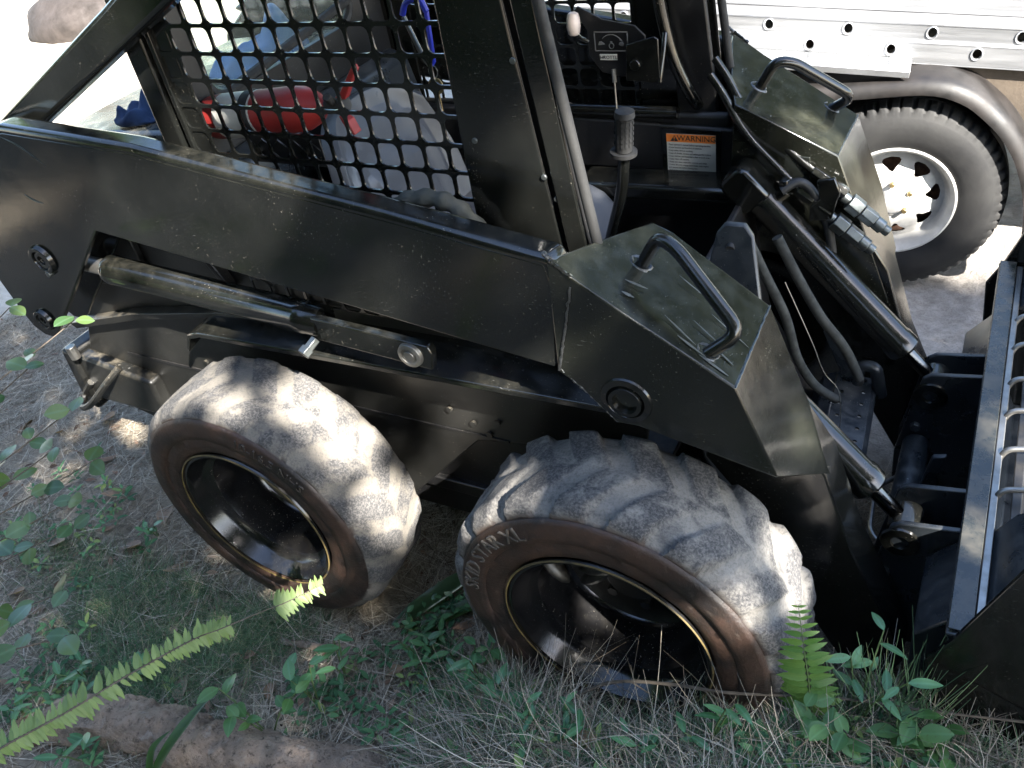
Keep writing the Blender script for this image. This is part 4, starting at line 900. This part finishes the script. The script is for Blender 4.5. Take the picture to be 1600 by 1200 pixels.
for i in range(6, len(pts)-1, 2):
    t = i/(len(pts)-1); d = (pts[i+1]-pts[i-1]).normalized(); sd = d.cross(fn_).normalized(); ln = .066*(1-t)**.6*min(1, .55+t*1.6)+.006
    for sgn in (-1, 1):
        for sub in (0,):
            rel(ob('leaflet', random.choice(lb_), None, frame(pts[i].lerp(pts[min(i+1, len(pts)-1)], sub), sd*sgn+d*random.uniform(.1, .3)+rv(.08), fn_+rv(.2), ln*random.uniform(.9, 1.1))), F2)
# log, sticks, straps of palm leaf
def log(pts, r, name, label, mat='bark', cat='log', seed=0, n=16):
    P_ = spline(pts, 14 if r > .03 else 8); m = MB(); rings = []; u = None
    for i, p in enumerate(P_):
        t = (P_[min(i+1, len(P_)-1)]-P_[max(i-1, 0)]).normalized(); u = t.orthogonal().normalized() if u is None else (u-t*u.dot(t)).normalized(); v = t.cross(u)
        rings.append([p+(u*cos(2*pi*k/n)+v*sin(2*pi*k/n))*(r*(min(1, .55+i*.1, .6+.1*(len(P_)-1-i))+.22*noise.noise(Vector((cos(2*pi*k/n)*1.5, sin(2*pi*k/n)*1.5, i*.22+seed)))+.10*noise.noise(Vector((cos(2*pi*k/n)*4, sin(2*pi*k/n)*4, i*.35+seed)))+.09*noise.noise(Vector((cos(2*pi*k/n)*11, sin(2*pi*k/n)*11, i*.5+seed))))) for k in range(n)])
    m.loft(rings); return tag(m.build(name, mat, None, 0, smooth=60), label, cat)
log([(-.40, -.55, .045), (-.22, -.50, .055), (-.08, -.465, .06), (.05, -.46, .065), (.16, -.43, .062), (.34, -.405, .06), (.54, -.335, .045)], .068, 'fallen_log', 'brown rotting log lying along the bottom left of the picture', n=48)
log([(.02, -.12, .02), (.14, -.10, .03), (.24, -.06, .03)], .011, 'dead_stick', 'short grey stick lying below the rear tyre', cat='stick', seed=4, n=8)
log([(.40, -.32, .03), (.44, -.22, .035), (.50, -.10, .03)], .006, 'dead_stick', 'thin grey stick pointing at the gap between the tyres', cat='stick', seed=9, n=8)
pt = spline([(.78, -.22, .20), (.83, -.17, .23), (.90, -.125, .26), (1.0, -.075, .33), (1.12, -.05, .36), (1.24, -.03, .37), (1.42, .03, .37), (1.60, .07, .37), (1.85, .14, .36)], 8)
tw = tag(empty('long_twig', (.78, -.22, gh(.78, -.22))), 'long thin bare twig arching across in front of the front tyre', 'twig')
rel(MB().tube(pt, [.0046-.0026*i/len(pt)+.0006*(i % 4 == 0) for i in range(len(pt))], 7).build('main_stem', 'stem'), tw)
for i in range(12, len(pt)-2, 5):
    p = pt[i]; dd = Vector((random.uniform(.2, 1), random.uniform(-1, .2), random.uniform(-.9, .3)))
    q = [p, p+dd*.05, p+dd*.10+rv(.03), p+dd*.15+rv(.05)]; rel(MB().tube(spline(q, 4), [.0014]*10+[.0009]*3, 5).build('side_twig', 'stem'), tw)
def strap(pts, wd, name, label, mat, cat='leaf'):
    P_ = spline(pts, 8); m = MB(); n = len(P_)
    for i, p in enumerate(P_):
        t = (P_[min(i+1, n-1)]-P_[max(i-1, 0)]).normalized(); s = t.cross(Vector((0, 0, 1))).normalized(); ww = wd*min(1, .35+3*i/n)*min(1, (n-1-i)/n*2.2+.02)
        m.v += [tuple(p-s*ww+Vector((0, 0, ww*.5))), tuple(p), tuple(p+s*ww+Vector((0, 0, ww*.5)))]
    for i in range(n-1): b = i*3; m.f += [(b, b+3, b+4, b+1), (b+1, b+4, b+5, b+2)]
    return tag(m.build(name, mat, None, smooth=60), label, cat)
strap([(.04, -.60, .10), (.07, -.52, .17), (.09, -.43, .20), (.10, -.375, .20)], .014, 'strap_leaf', 'dark green strap-shaped leaf standing over the log', 'leaf_strap')
strap([(.03, -.58, .10), (.02, -.53, .15), (.04, -.48, .17)], .010, 'strap_leaf', 'short dark green strap leaf beside the longer one on the log', 'leaf_strap')
strap([(.30, .03, .02), (.37, .12, .05), (.43, .24, .05), (.47, .36, .03)], .028, 'palm_leaf', 'flattened dull palm leaf between the tyres', 'leaf_olive')
strap([(.36, .02, .03), (.45, .12, .04), (.52, .20, .04), (.60, .27, .03)], .022, 'palm_leaf', 'narrow green palm leaf lying nearest the front tyre', 'leaf_strap')
MB_ring = MB().lathe([(.0, .022), (.004, .026), (.009, .026), (.009, .014), (.004, .013), (.0, .015)], (-1.40, .55, gh(-1.4, .55)+.01), (.2, -.3, 1), 24, closed=True).build('washer_ring', 'washer_white')
tag(MB_ring, 'small white ring lying on the litter under the rear bumper', 'washer')

# ------------------------------------------------------------------ fallen leaves, straw, grass
dl = [leaf_mesh('fallen_leaf', .09, .042, 'leaf_dead', .9, c, f, 8) for c, f in ((-.3, .5), (.35, .3), (-.15, -.4))]
spots = [(-1.32, .42), (-1.22, .38), (-1.10, .30), (-1.0, .36), (-1.18, .22), (-.92, .2), (-1.45, .3), (-1.6, .25), (-.85, .05), (-.75, -.02), (-.68, .10), (-.58, -.1), (-1.0, -.1), (-1.2, .0), (-.8, -.28), (-.95, -.3), (-.62, -.40), (-.57, -.46), (-.35, -.22), (-.30, -.12), (-.2, -.15), (-.06, -.2), (.12, -.28), (.55, -.04), (.60, -.10), (.72, -.16), (.78, -.17), (.82, -.2), (.42, .2), (.5, .15), (.95, -.2), (1.3, -.12), (-.48, .02), (-1.7, .6), (-1.9, .5), (-1.5, .7), (.35, -.1), (-.1, -.38), (.68, -.22), (-.7, -.55)]
DEAD = []
for i, (x, y) in enumerate(spots):
    z = gh(x, y)+.012; o = ob('fallen_leaf', dl[i % 3], None, frame((x, y, z), (cos(i*2.1), sin(i*2.1), .15), Vector((0, 0, 1))+rv(.35), random.uniform(.6, 1.25)))
    DEAD.append(o)
marks = {'the tow loop under the rear bumper': (-.9, .25), 'the foot of the rear tyre': (0, -.05), 'the front tyre': (.8, -.1), 'the fallen log': (.1, -.42), 'the round-leaved shrub': (-.6, -.5)}
near = {}
for o in DEAD:
    q = o.location; k = min(marks, key=lambda n: (q.x-marks[n][0])**2+(q.y-marks[n][1])**2); near.setdefault(k, []).append(o)
ORD = ['', 'second ', 'third ', 'fourth ', 'fifth ', 'sixth ', 'seventh ', 'eighth ', 'ninth ', 'tenth ', 'eleventh ', 'twelfth ', 'thirteenth ', 'fourteenth ', 'fifteenth ', 'sixteenth ', 'seventeenth ', 'eighteenth ']
for k, lst in near.items():
    lst.sort(key=lambda o: (o.location.x-marks[k][0])**2+(o.location.y-marks[k][1])**2)
    for i, o in enumerate(lst): tag(o, 'curled brown dead leaf, %snearest to %s' % (ORD[min(i, 17)], k), 'leaf', 'fallen brown leaves')
def ribbons(name, N, posf, dirf, ln, wd, mat, label, cat, segs=3, bend=.3, droop=0):
    m = MB(); tint = []
    for i in range(N):
        p = posf()
        if p is None: continue
        d, l = dirf(), random.uniform(*ln); t = random.random()
        s = d.cross(Vector((0, 0, 1))+rv(.5)).normalized(); ww = random.uniform(*wd)/2; bd = rv(bend); b = len(m.v)
        for k in range(segs+1):
            q = k/segs; c = p + d*(l*q) + bd*(l*q*q*.5) + Vector((0, 0, -droop*l*q*q)); w_ = ww*(1-.75*q*q)
            m.v += [tuple(c-s*w_), tuple(c+s*w_)]; tint += [t, t]
        for k in range(segs): m.f.append((b+2*k, b+2*k+1, b+2*k+3, b+2*k+2))
    m.a = {'tint': tint}; o = m.build(name, mat, None, 0, smooth=0, norm=False); return tag(o, label, cat, kind='stuff')
def inview(x, y):
    if .02 < y < .22 and (abs(x) < .3 or abs(x-WB) < .3): return False
    return True
def lit_pos():
    for _ in range(20):
        x = random.uniform(-2.5, 1.95); y = random.uniform(-.75, .95)
        if y < -.30-.28*(1-x) and x < 1: continue
        if not inview(x, y): continue
        if random.random() > .35+.65*sst(-.25, .25, noise.noise(Vector((x*1.6, y*1.6, 3)))): continue
        return Vector((x, y, gh(x, y)+random.uniform(.001, .022)))
def flat_dir(): a = random.uniform(0, 2*pi); return Vector((cos(a), sin(a), random.gauss(.03, .10))).normalized()
ribbons('needle_litter', 62000, lit_pos, flat_dir, (.05, .17), (.0010, .0024), 'straw', 'dry grey-brown pine needles and straw covering the ground', 'litter')
def bank_pos():
    x = random.uniform(.62, 1.95); y = random.uniform(-.34, .02)+.14*sst(1.25, 1.5, x); return Vector((x, y, gh(x, y)+random.uniform(.0, .02)))
def up_dir(): a = random.uniform(0, 2*pi); return Vector((cos(a)*.8, sin(a)*.8, random.uniform(.1, .9))).normalized()
ribbons('dry_grass', 5200, bank_pos, up_dir, (.06, .21), (.0012, .0022), 'straw', 'tangle of dry pale grass stems along the bottom right', 'grass', 4, 1.0, .35)
GC = [(-.35, -.20, .34), (-.15, -.28, .30), (-.5, -.3, .3), (-.1, -.15, .18), (-.6, -.15, .2), (-.25, -.40, .2), (-.4, -.05, .25), (.0, -.05, .15), (.5, .0, .15), (-.9, -.1, .3)]
def grass_pos():
    for _ in range(30):
        if random.random() < .62:
            cx, cy, r = random.choice(GC); x, y = random.gauss(cx, r*.45), random.gauss(cy, r*.30)
        else:
            x = random.uniform(.55, 1.9); y = random.uniform(-.30, -.02)+.14*sst(1.25, 1.5, x)
        if y > -.03 and x < 1.3: continue
        return Vector((x, y, gh(x, y)))
def grass_dir(): a = random.uniform(0, 2*pi); return Vector((cos(a)*.9, sin(a)*.9, random.uniform(.3, 1.3))).normalized()
ribbons('fine_grass', 20000, grass_pos, grass_dir, (.05, .13), (.0009, .0018), 'grass', 'wispy fine green grass growing through the litter', 'grass', 3, .5, .3)
def mass(name, N, posf, n_leaf, size, mat, label, cat, lift=0):
    m = MB(); tint = []
    for i in range(N):
        p0 = posf()
        if p0 is None: continue
        hh = random.uniform(.2, 1)*lift; tt = random.random()
        for k in range(n_leaf):
            a = k*2.4+i; s_ = random.uniform(*size); t = min(1, max(0, tt+random.gauss(0, .12)))
            d = Vector((cos(a), sin(a), random.uniform(-.1, .6) if lift else random.gauss(0, .25))).normalized(); n_ = (Vector((0, 0, 1))+rv(.45)).normalized(); sd = d.cross(n_).normalized(); c = p0+Vector((0, 0, hh*(1-.1*k)))+(d*.004 if lift else rv(.004)); b = len(m.v); nn = sd.cross(d)
            for u, v, z in ((0, 0, 0), (.35, .19, .04), (.35, -.19, .04), (.45, 0, -.02), (.72, .15, .0), (.72, -.15, .0), (1, 0, -.12)): m.v.append(tuple(c+d*(u*s_)+sd*(v*s_)+nn*(z*s_))); tint.append(t)
            m.f += [(b, b+1, b+3), (b, b+3, b+2), (b+1, b+4, b+3), (b+2, b+3, b+5), (b+3, b+4, b+6), (b+3, b+6, b+5)]
    m.a = {'tint': tint}; return tag(m.build(name, mat, None, smooth=60, norm=False), label, cat, kind='stuff')
CP = [(.45, .0, .15), (.62, -.08, .14), (.75, -.16, .12), (1.5, .0, .16), (.3, -.2, .16), (-.3, -.5, .22), (1.0, -.18, .25), (.4, .12, .1), (1.35, -.08, .12), (-.55, -.45, .2), (.6, -.2, .2), (-1.0, .0, .3)]
def cover_pos():
    for _ in range(20):
        cx, cy, r = random.choice(CP); x, y = random.gauss(cx, r*.6), random.gauss(cy, r*.45)
        if (y > -.03 and abs(x-WB) < .36) or (y > -.03 and abs(x) < .36) or y > .3: continue
        return Vector((x, y, gh(x, y)))
mass('ground_cover', 330, cover_pos, 6, (.018, .042), 'cover', 'low green weeds and seedlings spread through the litter', 'weeds', .055)
def flake_pos():
    p = lit_pos(); return p
mass('leaf_fragments', 2600, flake_pos, 1, (.012, .045), 'flakes', 'broken bits of brown dead leaf scattered through the litter', 'litter')
def tuft(x, y, h, n, label):
    m = MB(); tint = []
    for i in range(n):
        a = random.uniform(0, 2*pi); b0 = Vector((x+random.gauss(0, .025), y+random.gauss(0, .02), gh(x, y))); d = Vector((cos(a)*.35, sin(a)*.35, 1)).normalized(); l = h*random.uniform(.5, 1); s = d.cross(rv()).normalized(); bd = rv(.25); t = random.uniform(.5, .9); b = len(m.v)
        for k in range(5):
            q = k/4; c = b0+d*l*q+bd*(l*q*q*.5); m.v += [tuple(c-s*.0016*(1-.7*q)), tuple(c+s*.0016*(1-.7*q))]; tint += [t, t]
        for k in range(4): m.f.append((b+2*k, b+2*k+1, b+2*k+3, b+2*k+2))
    m.a = {'tint': tint}; tag(m.build('grass_tuft', 'grass', None, smooth=0, norm=False), label, 'grass', 'grass tufts by the bucket')
tuft(1.53, .07, .27, 110, 'upright tuft of thin green blades before the bucket corner')
tuft(1.46, .05, .2, 60, 'smaller tuft of thin green blades just right of the fern')

# ------------------------------------------------------------------ trees: shade over the loader, unseen ones added to tint reflections and cut skylight
def leafcloud(name, pts, size, mat, parent):
    m = MB()
    for p in pts:
        n = rv().normalized(); u = n.orthogonal().normalized(); a = random.uniform(0, 6.28); v = n.cross(u); u, v = u*cos(a)+v*sin(a), v*cos(a)-u*sin(a); s = size*random.uniform(.6, 1.25)
        m.add([p-u*s, p+v*s*.45, p+u*s, p-v*s*.45], [(0, 1, 2, 3)])
    o = m.build(name, mat, parent, smooth=0, norm=False); o['kind'] = 'stuff'; return o
LIGHT = [((.182, .149, .722), .06), ((.293, .123, .631), .05), ((.375, .102, .461), .062), ((.817, .039, .736), .022), ((.935, .0, .766), .02), ((1.292, .164, .594), .035), ((1.30, .15, .50), .03),
         ((.10, .15, 1.19), .13), ((.22, .15, 1.23), .08), ((-.02, .15, 1.14), .07), ((-.30, .2, 1.0), .10), ((-.12, .2, .99), .08), ((.5, .3, .634), .035), ((.34, .3, .37), .03), ((-.62, .3, .47), .16), ((-.80, .3, .5), .10), ((-.45, .3, .62), .10), ((-.20, .12, .80), .07),
         ((.872, .275, 1.30), .035), ((.885, .275, 1.20), .035), ((-.04, .3, 1.30), .03), ((1.59, .75, .35), .10), ((1.59, .62, .30), .06), ((1.23, 1.22, .72), .08), ((1.20, 1.05, .92), .06), ((1.12, 1.05, 1.02), .05), ((.65, -.01, .62), .035), ((1.20, -.01, .55), .03), ((1.43, .8, .1), .08), ((1.36, .5, .3), .03), ((.05, .02, .18), .05), ((-.35, .23, 1.40), .07), ((-.12, .23, 1.50), .06), ((.02, .05, .74), .03), ((1.28, .28, .78), .03), ((.45, .16, 1.02), .04), ((.75, .3, 1.3), .01), ((-.4, .42, 1.3), .05)]
def lit_gap(p):
    for c, r in LIGHT:
        v = p-Vector(c); d = v-S*v.dot(S)
        if d.length < r+.035: return True
    return False
cr = []
while len(cr) < 85000:
    x, y = random.uniform(-2.7, 3.6), random.uniform(-3.0, 1.95); h = random.uniform(3.7, 6.4)
    edge = 1.80+.2*noise.noise(Vector((x*1.3, 4.2, 0))) - .5*sst(-.8, -2.4, x)
    if y > edge: continue
    p = Vector((x, y, .6))+S*((h-.6)/S.z)
    if random.random() > .8+.8*noise.noise(Vector((x*2.1, y*2.1, 8.0))): continue
    if lit_gap(p): continue
    cr.append(p)
ST = tag(empty('shade_tree', (6.4, -5.4, 0)), 'tall spreading tree behind the photographer that shades the loader', 'tree')
rel(leafcloud('crown', cr, .052, 'canopy_leaf', None), ST)
rel(MB().tube(spline([(6.4, -5.4, -.1), (6.3, -5.2, 2), (6.1, -4.6, 3.8), (5.8, -3.6, 4.9)], 6), [.24-.007*i for i in range(19)], 14).build('trunk', 'bark'), ST)
for e in ((4.2, -2.2, 5.2), (7.2, -2.2, 5.4), (5.6, -1.4, 5.6), (3.6, -3.4, 4.8), (8.2, -3.6, 5.2)):
    e = Vector(e)
    if True: rel(MB().tube(spline([(6.05, -4.5, 3.9), (Vector((6.05, -4.5, 3.9))+e)*.5+Vector((0, 0, .4)), e], 6), [.10-.006*i for i in range(13)], 8).build('limb', 'bark'), ST)
def tree(x, y, h, r, label, seed, lo=.45, nb=9, mat='canopy_leaf'):
    random.seed(seed); t = tag(empty('tree', (x, y, 0)), label, 'tree', 'unseen trees added for light and reflections')
    blobs = [(Vector((random.gauss(0, r*.45), random.gauss(0, r*.45), h*random.uniform(lo, .95))), r*random.uniform(.35, .6)) for _ in range(nb)]
    pts = []
    for c, rr in blobs:
        for _ in range(330):
            v = rv().normalized()*rr*random.uniform(.55, 1.05); pts.append(c+Vector((v.x, v.y, v.z*.8)))
    o = leafcloud('crown', pts, .26, mat, t)
    MB().tube([(0, 0, -.1), (.05, 0, h*.35), (.0, .1, h*.75)], [.2, .14, .05], 10).build('trunk', 'bark', t)
for i, (x, y, h, r, lb) in enumerate([(-7, 16, 8, 3, 'unseen leafy tree added for reflections far beyond the engine end of the loader'), (-1.5, 14, 9, 3.2, 'unseen leafy tree added for reflections beyond the trailer, straight behind the cab'), (3.8, 14, 9.5, 3.2, 'unseen leafy tree added for reflections beyond the trailer wheel'), (9, 13, 9, 3.3, 'unseen leafy tree added for reflections beyond the trailer on the bucket side'), (-5, -6, 8, 3, 'unseen leafy tree added to darken reflections, behind the photographer on the engine side'), (0, -8.5, 9, 3.2, 'unseen leafy tree added to darken reflections, straight behind the photographer'), (-12, 8, 9, 3.4, 'unseen leafy tree added past the sunlit sand on the engine side')]):
    tree(x, y, h, r, lb, 40+i, .35, 12, 'far_leaf' if y > 10 else 'canopy_leaf')  # added out of view: greenery to reflect beyond, darker surroundings behind the camera
for i, (x, y, h, lb) in enumerate([(-4.5, -4.5, 4.5, 'unseen bushy tree added to cut skylight, behind the photographer beyond the shrub'), (-1.5, -5.2, 5, 'unseen bushy tree added to cut skylight, right behind the photographer'), (1.8, -6, 5, 'unseen bushy tree added to cut skylight, behind the photographer facing the front tyre'), (5, -7.5, 5.5, 'unseen bushy tree added to cut skylight, behind the photographer facing the bucket'), (-8, -1.5, 5, 'unseen bushy tree added to cut skylight, in line with the engine end of the loader')]): tree(x, y, h, 2.0, lb, 70+i, .12, 16)  # added tree wall out of view, dims skylight on the loader sides
# shaggy stump out on the sand
m = MB(); rings = []
for i in range(9):
    q = i/8; rings.append([(-6.75+.62*(1.1-.5*q**3)*cos(2*pi*k/20)*(1+.18*noise.noise(Vector((cos(k/3.2)*2, sin(k/3.2)*2, q*3)))), 5.0+.42*(1.1-.5*q**3)*sin(2*pi*k/20)*(1+.18*noise.noise(Vector((cos(k/3.2)*2, sin(k/3.2)*2, q*3+5)))), -.02+.36*q) for k in range(20)])
simple('heap_brown', (.045, .036, .032), .95, 0, .6, 6, 1.0, 14, (.018, .014, .012))
tag(m.loft(rings).build('mulch_heap', 'heap_brown', None, 0, smooth=40), 'brown shaggy heap on the sunlit sand at the top left', 'heap')
